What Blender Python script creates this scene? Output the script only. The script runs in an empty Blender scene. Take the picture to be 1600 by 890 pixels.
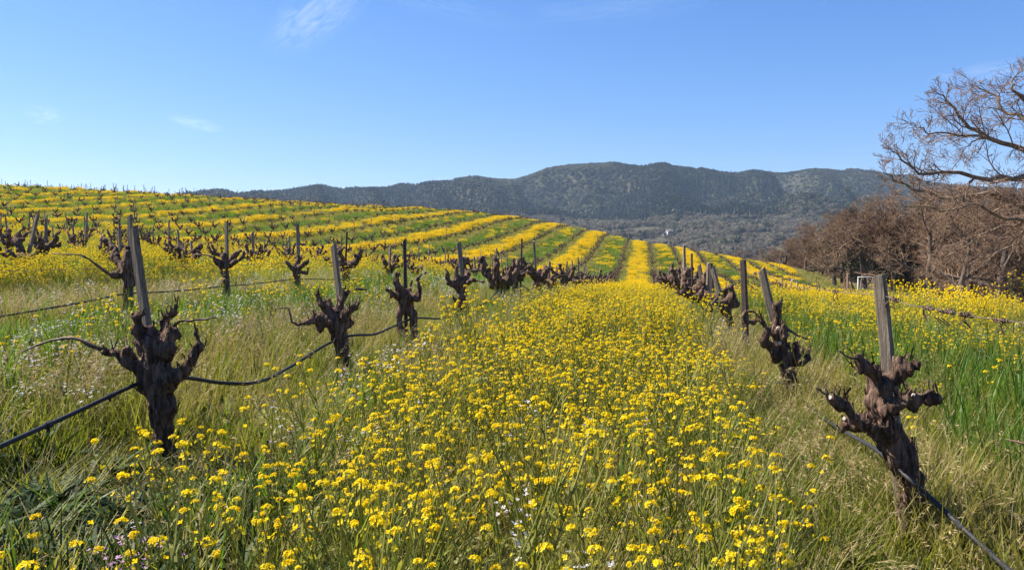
import bpy, math, random
import numpy as np
from mathutils import Vector

random.seed(7)
rng = np.random.default_rng(7)
SC = bpy.context.scene
COL = SC.collection

# ------------------------------------------------------------------ camera
F_PX, CX, CY = 1293.0, 800.0, 445.0
YAW, PITCH = math.radians(9.0), math.radians(2.0)
c9, s9 = math.cos(YAW), math.sin(YAW)
RIGHT = np.array([c9, s9, 0.0])
FWD = np.array([-s9 * math.cos(PITCH), c9 * math.cos(PITCH), -math.sin(PITCH)])
UP = np.cross(RIGHT, FWD)

def P(u, y, Z):
    """world point that stands Z metres in front of the eye in the direction of photo pixel (u, y)"""
    return Z * (FWD + (u - CX) / F_PX * RIGHT + (CY - y) / F_PX * UP)

cam_d = bpy.data.cameras.new('camera')
cam = bpy.data.objects.new('camera', cam_d)
COL.objects.link(cam)
cam.rotation_euler = (math.pi / 2 - PITCH, 0, YAW)
cam_d.sensor_width = 36.0
cam_d.lens = 36.0 * F_PX / 1600.0
cam_d.clip_start = 0.05
cam_d.clip_end = 20000
SC.camera = cam

# ------------------------------------------------------------------ sky, sun, exposure
SUN_EL, SUN_BEAR = math.radians(46), math.radians(-80)
SUN_STR, SKY_STR, EXPOSURE = 5.0, 0.060, 1.42
HAZE = 0.000085
world = bpy.data.worlds.new('World')
SC.world = world
world.use_nodes = True
wn, wl = world.node_tree.nodes, world.node_tree.links
wn.clear()
w_out = wn.new('ShaderNodeOutputWorld')
w_bg = wn.new('ShaderNodeBackground')
w_bg.inputs['Strength'].default_value = SKY_STR
sky = wn.new('ShaderNodeTexSky')
sky.sky_type = 'NISHITA'
sky.sun_disc = False
sky.sun_elevation = SUN_EL
sky.sun_rotation = SUN_BEAR % (2 * math.pi)
sky.altitude = 100
sky.air_density = 1.0
sky.dust_density = 0.1
sky.ozone_density = 3.0
w_tc = wn.new('ShaderNodeTexCoord')

def w_math(op, a, b=None):
    n = wn.new('ShaderNodeMath'); n.operation = op
    for i, v in enumerate((a, b)):
        if v is None: continue
        if isinstance(v, (int, float)): n.inputs[i].default_value = v
        else: wl.new(v, n.inputs[i])
    return n.outputs[0]

def w_dot(vec):
    n = wn.new('ShaderNodeVectorMath'); n.operation = 'DOT_PRODUCT'
    wl.new(w_tc.outputs['Generated'], n.inputs[0]); n.inputs[1].default_value = tuple(vec)
    return n.outputs['Value']

def wisp(u, y, du, dy, length, width, strength, seed):
    c = P(u, y, 1.0); c = c / np.linalg.norm(c)
    t = P(u + du, y + dy, 1.0); t = t / np.linalg.norm(t) - c; t -= c * t.dot(c); t /= np.linalg.norm(t)
    n = np.cross(c, t)
    a, b = w_dot(t), w_dot(n)
    f = w_math('SUBTRACT', 1.0, w_math('ADD', w_math('POWER', w_math('ABSOLUTE', w_math('DIVIDE', a, length)), 2.0),
                                      w_math('POWER', w_math('ABSOLUTE', w_math('DIVIDE', b, width)), 2.0)))
    f = w_math('MULTIPLY', w_math('MAXIMUM', f, 0.0), w_math('GREATER_THAN', w_dot(c), 0.2))
    cmb = wn.new('ShaderNodeCombineXYZ')
    wl.new(w_math('DIVIDE', a, length * .5), cmb.inputs[0]); wl.new(w_math('DIVIDE', b, width * .42), cmb.inputs[1])
    cmb.inputs[2].default_value = seed
    nz = wn.new('ShaderNodeTexNoise'); nz.inputs['Scale'].default_value = 1.6; nz.inputs['Detail'].default_value = 6
    nz.inputs['Roughness'].default_value = .62; nz.inputs['Distortion'].default_value = .5
    wl.new(cmb.outputs[0], nz.inputs['Vector'])
    g = w_math('MAXIMUM', w_math('MULTIPLY', w_math('SUBTRACT', nz.outputs[0], .36), 2.6), 0.0)
    return w_math('MULTIPLY', w_math('MULTIPLY', w_math('POWER', f, 1.5), g), strength)

tot = None
for args in ((500, 18, 60, -42, .085, .034, .26, 1.3), (305, 193, 60, 14, .034, .008, .34, 4.1), (68, 180, 40, 3, .024, .012, .22, 7.7),
             (960, 14, 80, -8, .13, .02, .08, 2.2), (1545, 112, 60, -8, .06, .012, .16, 9.4), (700, 12, 70, 18, .11, .016, .06, 5.2)):
    wv = wisp(*args)
    tot = wv if tot is None else w_math('ADD', tot, wv)
w_mix = wn.new('ShaderNodeMix'); w_mix.data_type = 'RGBA'
wl.new(w_math('MINIMUM', tot, .8), w_mix.inputs['Factor'])
w_sep = wn.new('ShaderNodeSeparateColor'); wl.new(sky.outputs[0], w_sep.inputs[0])
w_cmb = wn.new('ShaderNodeCombineColor')
for ch, (ref, pw, gain) in enumerate(((3.0, 1.35, .56), (4.3, 1.02, .725), (6.1, .72, 1.0))):   # a deeper, more saturated blue overhead
    wl.new(w_math('MULTIPLY', w_math('POWER', w_math('DIVIDE', w_sep.outputs[ch], ref), pw), ref * gain), w_cmb.inputs[ch])
wl.new(w_cmb.outputs[0], w_mix.inputs['A'])
w_mix.inputs['B'].default_value = (9.0, 9.4, 10.0, 1)
wl.new(w_mix.outputs['Result'], w_bg.inputs['Color'])
wl.new(w_bg.outputs[0], w_out.inputs['Surface'])

sun_d = bpy.data.lights.new('sun', 'SUN')
sun_d.energy = SUN_STR
sun_d.angle = math.radians(0.53)
sun_d.color = (1.0, 0.92, 0.79)
sun = bpy.data.objects.new('sun', sun_d)
COL.objects.link(sun)
S = Vector((math.sin(SUN_BEAR) * math.cos(SUN_EL), math.cos(SUN_BEAR) * math.cos(SUN_EL), math.sin(SUN_EL)))
sun.rotation_euler = S.to_track_quat('Z', 'Y').to_euler()
sun.location = (-30, 10, 40)
SC.view_settings.view_transform = 'Standard'
SC.view_settings.look = 'None'
SC.view_settings.exposure = EXPOSURE
SC.view_settings.gamma = 1.0
SC.cycles.max_bounces = 8
SC.cycles.diffuse_bounces = 3
SC.cycles.glossy_bounces = 2
SC.cycles.transmission_bounces = 5
SC.cycles.volume_bounces = 1
SC.cycles.transparent_max_bounces = 8
SC.cycles.caustics_reflective = False
SC.cycles.caustics_refractive = False

# ------------------------------------------------------------------ object helpers
def tag(o, label=None, cat=None, group=None, kind=None):
    if label: o['label'] = label
    if cat: o['category'] = cat
    if group: o['group'] = group
    if kind: o['kind'] = kind
    return o

def empty(name, loc):
    o = bpy.data.objects.new(name, None)
    COL.objects.link(o)
    o.empty_display_size = .2
    o.location = tuple(loc)
    return o

def link(name, mesh, parent=None, loc=(0, 0, 0), rot=(0, 0, 0)):
    o = bpy.data.objects.new(name, mesh)
    COL.objects.link(o)
    if parent: o.parent = parent
    o.location = tuple(loc); o.rotation_euler = rot
    return o

def np_mesh(name, V, faces, mats, mi=None, smooth=False):
    """faces: list of tuples or an (n,k) array"""
    me = bpy.data.meshes.new(name)
    V = np.asarray(V, dtype=np.float32)
    if isinstance(faces, np.ndarray):
        n, k = faces.shape
        me.vertices.add(len(V)); me.vertices.foreach_set('co', V.ravel())
        me.loops.add(n * k); me.loops.foreach_set('vertex_index', faces.astype(np.int32).ravel())
        me.polygons.add(n)
        me.polygons.foreach_set('loop_start', np.arange(n, dtype=np.int32) * k)
        me.polygons.foreach_set('loop_total', np.full(n, k, dtype=np.int32))
        me.update(calc_edges=True)
    else:
        me.from_pydata(V.tolist(), [], faces)
    for m in (mats if isinstance(mats, (list, tuple)) else [mats]): me.materials.append(m)
    if mi is not None: me.polygons.foreach_set('material_index', np.asarray(mi, dtype=np.int32))
    if smooth: me.polygons.foreach_set('use_smooth', np.ones(len(me.polygons), dtype=bool))
    me.update()
    return me

class MB:
    def __init__(s): s.v, s.f, s.m = [], [], []
    def quad(s, a, b, c, d, m=0):
        i = len(s.v); s.v += [tuple(a), tuple(b), tuple(c), tuple(d)]; s.f.append((i, i + 1, i + 2, i + 3)); s.m.append(m)
    def tri(s, a, b, c, m=0):
        i = len(s.v); s.v += [tuple(a), tuple(b), tuple(c)]; s.f.append((i, i + 1, i + 2)); s.m.append(m)
    def tube(s, pts, rad, sides=4, m=0, cap=True):
        n = len(pts); i0 = len(s.v)
        pts = [Vector(p) for p in pts]
        ref = None
        for k in range(n):
            d = (pts[min(k + 1, n - 1)] - pts[max(k - 1, 0)])
            if d.length < 1e-9: d = Vector((0, 0, 1))
            d.normalize()
            if ref is None:
                ref = Vector((1, 0, 0)) if abs(d.x) < .8 else Vector((0, 1, 0))
            a = (ref - d * ref.dot(d))
            if a.length < 1e-6: a = d.orthogonal()
            a.normalize(); ref = a; b = d.cross(a)
            r = rad[k]
            for q in range(sides):
                t = 2 * math.pi * q / sides
                s.v.append(tuple(pts[k] + a * (r * math.cos(t)) + b * (r * math.sin(t))))
        for k in range(n - 1):
            for q in range(sides):
                q2 = (q + 1) % sides
                s.f.append((i0 + k * sides + q, i0 + k * sides + q2, i0 + (k + 1) * sides + q2, i0 + (k + 1) * sides + q)); s.m.append(m)
        if cap:
            s.f.append(tuple(i0 + q for q in reversed(range(sides)))); s.m.append(m)
            s.f.append(tuple(i0 + (n - 1) * sides + q for q in range(sides))); s.m.append(m)
    def box(s, c, h, m=0):
        (x, y, z), (a, b, d) = c, h
        i = len(s.v)
        for dz in (-d, d):
            for dx, dy in ((-a, -b), (a, -b), (a, b), (-a, b)): s.v.append((x + dx, y + dy, z + dz))
        for f in ((3, 2, 1, 0), (4, 5, 6, 7), (0, 1, 5, 4), (1, 2, 6, 5), (2, 3, 7, 6), (3, 0, 4, 7)):
            s.f.append(tuple(i + q for q in f)); s.m.append(m)
    def mesh(s, name, mats, smooth=False): return np_mesh(name, s.v, s.f, mats, s.m, smooth)

# ------------------------------------------------------------------ materials
def mat(name):
    m = bpy.data.materials.new(name); m.use_nodes = True
    nt = m.node_tree; nt.nodes.clear()
    return m, nt.nodes, nt.links

def rgb(c): return (c[0], c[1], c[2], 1)

def mixc(N, L, fac, a, b, blend='MIX'):
    n = N.new('ShaderNodeMix'); n.data_type = 'RGBA'; n.blend_type = blend
    if isinstance(fac, (int, float)): n.inputs['Factor'].default_value = fac
    else: L.new(fac, n.inputs['Factor'])
    for k, v in (('A', a), ('B', b)):
        if isinstance(v, tuple): n.inputs[k].default_value = rgb(v)
        else: L.new(v, n.inputs[k])
    return n.outputs['Result']

def noise(N, L, vec, scale, detail=3, rough=.55):
    n = N.new('ShaderNodeTexNoise'); n.inputs['Scale'].default_value = scale
    n.inputs['Detail'].default_value = detail; n.inputs['Roughness'].default_value = rough
    if vec is not None: L.new(vec, n.inputs['Vector'])
    return n.outputs['Fac']

def ramp(N, L, fac, lo, hi):
    n = N.new('ShaderNodeMapRange'); L.new(fac, n.inputs[0])
    n.inputs[1].default_value = lo; n.inputs[2].default_value = hi; n.clamp = True
    return n.outputs[0]

def veg(name, a, b, transl=.4, tint=(1.0, 1.0, .6), rough=.55, spec=.25, patch=None):
    """leaf or petal: colour varies from plant to plant; part of the light passes through"""
    m, N, L = mat(name)
    oi = N.new('ShaderNodeObjectInfo')
    geo = N.new('ShaderNodeNewGeometry')
    col = mixc(N, L, oi.outputs['Random'], a, b)
    if patch:
        f = ramp(N, L, noise(N, L, geo.outputs['Position'], patch[1], 3), .42, .62)
        col = mixc(N, L, f, col, patch[0])
    pr = N.new('ShaderNodeBsdfPrincipled')
    L.new(col, pr.inputs['Base Color']); pr.inputs['Roughness'].default_value = rough
    pr.inputs['Specular IOR Level'].default_value = spec
    tr = N.new('ShaderNodeBsdfTranslucent')
    L.new(mixc(N, L, 1.0, col, tint, 'MULTIPLY'), tr.inputs['Color'])
    mx = N.new('ShaderNodeMixShader'); mx.inputs[0].default_value = transl
    L.new(pr.outputs[0], mx.inputs[1]); L.new(tr.outputs[0], mx.inputs[2])
    out = N.new('ShaderNodeOutputMaterial'); L.new(mx.outputs[0], out.inputs['Surface'])
    return m

def solid(name, a, b, scale=(1, 1, 1), nscale=8.0, rough=.8, bump=0.0, spec=.3, third=None, bscale=None, coord='Object', fleck=None):
    m, N, L = mat(name)
    tc = N.new('ShaderNodeTexCoord')
    mp = N.new('ShaderNodeMapping'); mp.inputs['Scale'].default_value = scale
    L.new(tc.outputs[coord], mp.inputs['Vector'])
    f = ramp(N, L, noise(N, L, mp.outputs[0], nscale, 5, .6), .32, .68)
    col = mixc(N, L, f, a, b)
    if third:
        g = ramp(N, L, noise(N, L, mp.outputs[0], nscale * .37, 3), .5, .66)
        col = mixc(N, L, g, col, third)
    if fleck:                                         # patches of lichen or stain
        col = mixc(N, L, ramp(N, L, noise(N, L, tc.outputs[coord], nscale * .5, 5, .7), .60, .70), col, fleck)
    pr = N.new('ShaderNodeBsdfPrincipled')
    L.new(col, pr.inputs['Base Color']); pr.inputs['Roughness'].default_value = rough
    pr.inputs['Specular IOR Level'].default_value = spec
    if bump:
        bp = N.new('ShaderNodeBump'); bp.inputs['Strength'].default_value = bump; bp.inputs['Distance'].default_value = .02
        L.new(noise(N, L, mp.outputs[0], bscale or nscale * 3, 6, .65), bp.inputs['Height'])
        L.new(bp.outputs[0], pr.inputs['Normal'])
    out = N.new('ShaderNodeOutputMaterial'); L.new(pr.outputs[0], out.inputs['Surface'])
    return m

M = {}
M['petal'] = veg('mustard_petal', (.80, .58, .010), (.84, .66, .022), .44, (1, .97, .5), .6, .1)
M['mstem'] = veg('mustard_stem', (.19, .215, .035), (.33, .325, .09), .48, (1.05, 1.05, .5))
M['grass'] = veg('meadow_grass_blade', (.105, .145, .016), (.22, .225, .042), .5, (1.1, 1.15, .5), .5, .25, ((.29, .25, .075), .9))
M['wheat'] = veg('cover_crop_blade', (.065, .135, .018), (.125, .20, .03), .46, (1.1, 1.15, .5), .5, .25)
M['dry'] = veg('dry_grass_straw', (.25, .19, .085), (.40, .32, .16), .35, (1, .95, .8), .6, .25)
M['radish'] = veg('wild_radish_petal', (0.576, 0.528, 0.56), (0.64, 0.624, 0.64), .35, (1, 1, 1), .6, .1)
M['radish_pink'] = veg('pink_radish_petal', (0.496, 0.288, 0.48), (0.56, 0.36, 0.528), .35, (1, 1, 1), .6, .1)
M['bark'] = solid('vine_bark', (.010, .006, .0045), (.27, .172, .125), (1, 1, .16), 52, .95, 1.0, .12, (.055, .035, .026), 95, 'Object', (.20, .17, .14))
M['cane'] = solid('vine_cane', (.05, .028, .018), (.15, .092, .06), (1, 1, 1), 30, .6, .3, .3)
M['cut'] = solid('pruning_cut', (.30, .24, .18), (.58, .52, .44), (1, 1, 1), 60, .9, .4, .1)
M['post'] = solid('weathered_post', (.11, .088, .066), (.36, .30, .232), (16, 16, .6), 6, .92, .9, .15, (.21, .175, .135))
M['weed'] = veg('broadleaf_weed', (.014, .036, .007), (.034, .062, .013), .15, (1.1, 1.15, .5), .6, .15)  # broadleaf green darkened to stand in for shade at the lower left
M['darkpost'] = solid('rusty_steel', (.028, .022, .02), (.07, .045, .035), (1, 1, 1), 20, .7, .3, .4)
M['hose'] = solid('black_hose', (.014, .014, .016), (.028, .028, .032), (1, 1, 1), 20, .58, .1, .3)
M['wire'] = solid('rusty_wire', (.06, .045, .04), (.13, .10, .085), (1, 1, 1), 30, .55, .1, .5)
M['treebark'] = solid('grey_tree_bark', (0.051, 0.03825, 0.0306), (0.1445, 0.1148, 0.08925), (1, 1, .4), 5, .9, .6, .2)
M['twig'] = veg('bare_twig', (.145, .086, .052), (.25, .172, .115), .12, (1, .9, .8), .85, .1)
M['oaktwig'] = solid('oak_twig', (.15, .092, .064), (.25, .168, .118), (1, 1, 1), 2.0, .85)
M['oakbark'] = solid('lichened_oak_bark', (.08, .058, .040), (.28, .215, .15), (1, 1, 1), 4, .9, .6, .2)
M['evergreen'] = veg('live_oak_leaf', (.018, .021, .009), (.036, .038, .016), .15, (1, 1, .6))
M['white'] = solid('white_paint', (.36, .36, .34), (.48, .48, .46), (1, 1, 1), 8, .5)
M['roof'] = solid('grey_roof', (.16, .14, .13), (.25, .22, .2), (1, 1, 1), 2, .8)
M['glass'] = solid('dark_window', (.03, .035, .04), (.05, .055, .06), (1, 1, 1), 2, .15)
M['prunings'] = solid('dry_prunings', (.16, .09, .055), (.27, .16, .10), (1, 1, 1), 9, .9)
M['conifer'] = veg('conifer_needles', (.011, .023, .009), (.026, .039, .016), .4)
M['oakleaf'] = veg('hill_oak_leaf', (.025, .032, .011), (.054, .056, .022), .4)
M['hillbare'] = veg('hill_bare_twig', (.075, .058, .043), (.118, .095, .073), .4)
M['greybare'] = veg('valley_bare_twig', (.115, .098, .075), (.18, .155, .12), .4)
M['hilltrunk'] = solid('hill_trunk', (.06, .05, .04), (.1, .08, .06))

# ------------------------------------------------------------------ terrain (heights are given from the eye)
TX = np.array([-140, -95, -60, -40, -30, -20, -10, -5.7, -2.35, 1, 5, 10, 20, 30, 60], float)
TY = np.array([-40, 0, 6, 15, 22, 30, 45, 60, 75, 90, 105, 120, 135, 150, 175, 220, 300], float)
_near = [3.2, 2.4, 1.5, .7, .3, -.15, -.55, -.76, -1.06, -1.18, -1.36, -1.66, -2.3, -2.7, -3.3]
TZ = np.array([
    _near, _near, _near,
    [3.2, 2.4, 1.5, .7, .3, -.1, -.58, -.76, -.98, -1.18, -1.45, -1.8, -2.45, -2.8, -3.4],
    [3.4, 2.6, 1.7, .9, .45, -.05, -.6, -.84, -1.14, -1.32, -1.6, -1.95, -2.55, -2.9, -3.5],
    [3.9, 3.2, 2.0, 1.1, .6, 0, -.75, -1.1, -1.45, -1.6, -1.8, -2.1, -2.65, -3.0, -3.6],
    [5.5, 4.6, 3.0, 1.7, .9, -.1, -1.15, -1.65, -2.05, -2.2, -2.4, -2.6, -2.9, -3.3, -3.9],
    [7.3, 6.2, 4.3, 2.7, 1.7, .3, -1.15, -1.8, -2.3, -2.5, -2.7, -2.9, -3.3, -3.7, -4.2],
    [9.0, 7.8, 5.8, 4.2, 3.0, 1.3, -.5, -1.3, -2.0, -2.25, -2.5, -2.75, -3.3, -3.9, -4.5],
    [10.4, 9.3, 7.4, 5.8, 4.6, 2.7, .7, -.2, -1.0, -1.4, -1.8, -2.2, -3.1, -3.9, -4.8],
    [11.4, 10.4, 8.7, 7.2, 6.1, 4.3, 2.2, 1.3, .5, -.1, -.6, -1.2, -2.5, -3.7, -5.0],
    [12.2, 11.2, 9.6, 8.3, 7.3, 5.6, 3.6, 2.7, 1.9, 1.3, .7, 0, -1.6, -3.3, -5.2],
    [12.6, 11.6, 10.0, 8.7, 7.8, 6.3, 4.4, 3.5, 2.7, 2.05, 1.4, .5, -1.2, -3.0, -5.4],
    [12.5, 11.5, 9.9, 8.6, 7.8, 6.4, 4.6, 3.7, 2.9, 2.3, 1.5, .5, -1.4, -3.2, -5.6],
    [11, 10, 8.5, 7, 6, 4.6, 2.6, 1.6, .8, 0, -.9, -1.9, -3.6, -5.0, -6.5],
    [6, 5, 3, 1, 0, -1, -3, -3.8, -4.4, -5, -6, -7, -8, -9, -9],
    [-8, -8, -9, -9, -10, -10, -11, -11, -11, -12, -12, -12, -12, -12, -12]], float)

def _cub(xs, x):
    i = np.clip(np.searchsorted(xs, x) - 1, 0, len(xs) - 2)
    t = np.clip((x - xs[i]) / (xs[i + 1] - xs[i]), 0, 1)
    return i, t

TZ[10:15] -= .4; TZ[9] -= .2; TZ[10:15, :4] -= .45; TZ[10:15, 1:5] -= .35
TZ[14, 11:] = (-2.4, -3.4, -4.3, -5.2); TZ[15, 11:] = (-4.2, -4.6, -5.0, -5.5); TZ[16, 11:] = (-6, -6, -6, -6)
_dX = np.gradient(TZ, TX, axis=1)
_dY = np.gradient(TZ, TY, axis=0)

def table(x, y):
    """cubic Hermite along Y, then along X"""
    x = np.asarray(x, float); y = np.asarray(y, float)
    i, t = _cub(TX, x); j, s = _cub(TY, y)
    hy = TY[j + 1] - TY[j]
    def along(col):
        a, b = TZ[j, col], TZ[j + 1, col]
        da, db = _dY[j, col] * hy, _dY[j + 1, col] * hy
        s2, s3 = s * s, s * s * s
        return (2 * s3 - 3 * s2 + 1) * a + (s3 - 2 * s2 + s) * da + (-2 * s3 + 3 * s2) * b + (s3 - s2) * db
    def slope(col): return _dX[j, col] * (1 - s) + _dX[j + 1, col] * s
    hx = TX[i + 1] - TX[i]
    a, b = along(i), along(i + 1)
    da, db = slope(i) * hx, slope(i + 1) * hx
    t2, t3 = t * t, t * t * t
    return (2 * t3 - 3 * t2 + 1) * a + (t3 - 2 * t2 + t) * da + (-2 * t3 + 3 * t2) * b + (t3 - t2) * db

_lat = np.random.default_rng(3).random((32, 32, 32))
def vnoise(x, y, z):
    xi, yi, zi = np.floor(x).astype(int), np.floor(y).astype(int), np.floor(z).astype(int)
    fx, fy, fz = x - xi, y - yi, z - zi
    fx, fy, fz = fx * fx * (3 - 2 * fx), fy * fy * (3 - 2 * fy), fz * fz * (3 - 2 * fz)
    r = 0
    for dx in (0, 1):
        for dy in (0, 1):
            for dz in (0, 1):
                r = r + _lat[(xi + dx) & 31, (yi + dy) & 31, (zi + dz) & 31] * \
                    (fx if dx else 1 - fx) * (fy if dy else 1 - fy) * (fz if dz else 1 - fz)
    return r
def fbm2(x, y, o=4, seed=0.0):
    r, a, s = 0, .5, 0
    for k in range(o):
        r = r + a * vnoise(x * 2 ** k + 7.3 * k, y * 2 ** k + 3.1 * k, np.full_like(x, seed + 1.7 * k)); s += a; a *= .5
    return r / s

def sstep(a, b, x):
    t = np.clip((x - a) / (b - a), 0, 1); return t * t * (3 - 2 * t)

# ridge line of the far hills: photo column -> row
RU = np.array([-200, 0, 310, 345, 372, 385, 430, 480, 500, 545, 600, 660, 700, 745, 775, 800, 830, 855, 890, 940, 985, 1040, 1090, 1130, 1160, 1200, 1240, 1265, 1300, 1350, 1400, 1480, 1600, 1800], float)
RV = np.array([330, 320, 300, 298, 303, 302, 299, 293, 290, 296, 293, 286, 283, 277, 282, 281, 271, 264, 259, 255, 257, 257, 263, 272, 268, 268, 268, 265, 264, 266, 272, 290, 300, 320], float)
RB = np.arctan((RU - CX) / F_PX) - YAW
RE = (400 - RV) / F_PX * np.cos(np.arctan((RU - CX) / F_PX))
R_RIDGE = 2350.0
def far_height(x, y):
    b = np.arctan2(x, y); r = np.hypot(x, y)
    e = np.interp(b, RB, RE) * (1 + .07 * (fbm2(b * 55, b * 0 + 3.0, 3, 8.) - .5))
    rr = R_RIDGE + 260 * (fbm2(b * 9, r * 0 + 2.0, 2, 5.) - .5)
    zr = e * rr - 3
    foot = -12 + 12 * sstep(450, 900, r) + 48 * sstep(750, 1350, r)
    t = np.clip((r - 1250) / (rr - 1250), 0, 1)
    prof = .72 * t + .28 * t * t * (3 - 2 * t)
    z = foot * (1 - t) + zr * prof + foot * t * 0
    gul = fbm2(x / 190, y / 190, 4, 9.) - .5
    spur = np.abs(fbm2(b * 16 + r / 900, r / 700, 3, 2.) - .5)
    z = z + (170 * gul - 300 * spur + 30) * (4 * t * (1 - t)) ** 1.5
    z = np.where(r > 900, np.minimum(z, e * r * (.99 - .10 * sstep(2150, 1500, r)) - 3), z)
    z = np.where(r > rr, zr - (r - rr) * .22, z)
    return z

def H(x, y):
    x = np.asarray(x, float); y = np.asarray(y, float)
    zt = table(np.clip(x, -140, 60), np.clip(y, -40, 300))
    r = np.hypot(x, y)
    w = sstep(200, 300, np.maximum(y, r * .8))
    bump = .05 * (fbm2(x / 1.3, y / 1.3, 3, 1.) - .5)
    return (zt + bump) * (1 - w) + far_height(x, y) * w

def h1(x, y): return float(H(np.array([x]), np.array([y]))[0])

W_ROW, X_L1 = 3.35, -2.35
def x_edge(y): return 6.6 + .115 * np.asarray(y)

# ------------------------------------------------------------------ ground
def ground_mat():
    m, N, L = mat('field_ground')
    at = N.new('ShaderNodeAttribute'); at.attribute_name = 'zone'
    geo = N.new('ShaderNodeNewGeometry')
    n1 = ramp(N, L, noise(N, L, geo.outputs['Position'], 2.2, 5), .35, .65)
    n2 = ramp(N, L, noise(N, L, geo.outputs['Position'], .35, 4), .4, .6)
    field = mixc(N, L, n1, (.028, .032, .011), (.055, .065, .02))
    verge = mixc(N, L, n1, (.05, .075, .018), (.09, .11, .035))
    dead = mixc(N, L, n2, (.12, .088, .055), (.165, .128, .082))
    dead = mixc(N, L, n1, dead, (.11, .085, .055))
    sep = N.new('ShaderNodeSeparateColor'); L.new(at.outputs['Color'], sep.inputs[0])
    c = mixc(N, L, sep.outputs[0], field, verge)
    c = mixc(N, L, sep.outputs[1], c, dead)
    pr = N.new('ShaderNodeBsdfPrincipled'); L.new(c, pr.inputs['Base Color']); pr.inputs['Roughness'].default_value = .95
    pr.inputs['Specular IOR Level'].default_value = .1
    bp = N.new('ShaderNodeBump'); bp.inputs['Strength'].default_value = .8; bp.inputs['Distance'].default_value = .05
    L.new(noise(N, L, geo.outputs['Position'], 9, 6, .7), bp.inputs['Height']); L.new(bp.outputs[0], pr.inputs['Normal'])
    out = N.new('ShaderNodeOutputMaterial'); L.new(pr.outputs[0], out.inputs['Surface'])
    return m

def grid_mesh(name, X, Y, Z, mats):
    ny, nx = X.shape
    V = np.stack([X, Y, Z], -1).reshape(-1, 3)
    a = (np.arange(ny - 1)[:, None] * nx + np.arange(nx - 1)[None]).ravel()
    Fq = np.stack([a, a + 1, a + nx + 1, a + nx], -1)
    return np_mesh(name, V, Fq, mats, None, True)

gx = np.concatenate([np.arange(-260, -60, 4), np.arange(-60, -12, 1.5), np.arange(-12, 12, .4), np.arange(12, 60, 1.5), np.arange(60, 261, 5)])
gy = np.concatenate([np.arange(-60, -2, 3), np.arange(-2, 16, .4), np.arange(16, 60, 1.2), np.arange(60, 341, 2.5)])
GX, GY = np.meshgrid(gx, gy)
GZ = H(GX, GY)
gm = grid_mesh('ground', GX, GY, GZ, ground_mat())
e = GX - x_edge(GY)
wob = 3 * (fbm2(GX / 6, GY / 6, 3, 4.) - .5)
zone = np.zeros((GX.size, 4), np.float32); zone[:, 3] = 1
zone[:, 0] = (sstep(-.5, 1.0, e + wob * .5)).ravel()
zone[:, 1] = (sstep(3.5, 6.5, e + wob)).ravel()
ca = gm.color_attributes.new('zone', 'FLOAT_COLOR', 'POINT'); ca.data.foreach_set('color', zone.ravel())
tag(link('ground', gm), kind='structure')

# valley floor and wooded hills beyond the vineyard
def hill_mat():
    m, N, L = mat('hill_ground')
    geo = N.new('ShaderNodeNewGeometry')
    n1 = ramp(N, L, noise(N, L, geo.outputs['Position'], .012, 5), .4, .6)
    n2 = ramp(N, L, noise(N, L, geo.outputs['Position'], .09, 4), .4, .6)
    c = mixc(N, L, n1, (.030, .034, .018), (.062, .054, .038))
    c = mixc(N, L, n2, c, (.028, .032, .018))
    sp = N.new('ShaderNodeSeparateXYZ'); L.new(geo.outputs['Position'], sp.inputs[0])
    c = mixc(N, L, ramp(N, L, sp.outputs['Z'], 58, 40), c, mixc(N, L, n2, (.085, .074, .054), (.065, .062, .042)))     # dry floor of the valley wood
    pr = N.new('ShaderNodeBsdfPrincipled'); L.new(c, pr.inputs['Base Color']); pr.inputs['Roughness'].default_value = 1
    pr.inputs['Specular IOR Level'].default_value = 0
    out = N.new('ShaderNodeOutputMaterial'); L.new(pr.outputs[0], out.inputs['Surface'])
    return m
bb = np.radians(np.linspace(-62, 52, 330))
rad = np.concatenate([np.linspace(225, 600, 26), np.linspace(615, 1250, 34), np.linspace(1265, 3000, 90), np.array([3300, 3800, 4600, 6000])])
BB, RR = np.meshgrid(bb, rad)
HX, HY = RR * np.sin(BB), RR * np.cos(BB)
HZ = H(HX, HY) - .5 * (RR < 420)
HZ = np.where(RR > 3000, np.minimum(HZ, 0), HZ)
tag(link('hills', grid_mesh('hills', HX, HY, HZ, hill_mat())), kind='structure')

# dirt track along the field edge
ty = np.arange(20, 190, 2.0)
tx0 = x_edge(ty) + 4.2 + .6 * np.sin(ty / 17)
TXG = np.stack([tx0 + k for k in (0, .5, 1.0, 1.6, 2.1, 2.6)], 1); TYG = np.repeat(ty[:, None], 6, 1)
TZG = H(TXG, TYG) + .03
tag(link('dirt_track', grid_mesh('dirt_track', TXG, TYG, TZG, solid('pale_dirt', (.24, .20, .155), (.34, .29, .23), (1, 1, 1), 1.2, .95, .5, .1))), kind='structure')

# ------------------------------------------------------------------ plants that nobody could count: point clouds with instances
def proto_set(name, meshes):
    c = bpy.data.collections.new(name)
    for me in meshes:
        c.objects.link(bpy.data.objects.new(me.name, me))
    return c

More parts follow.
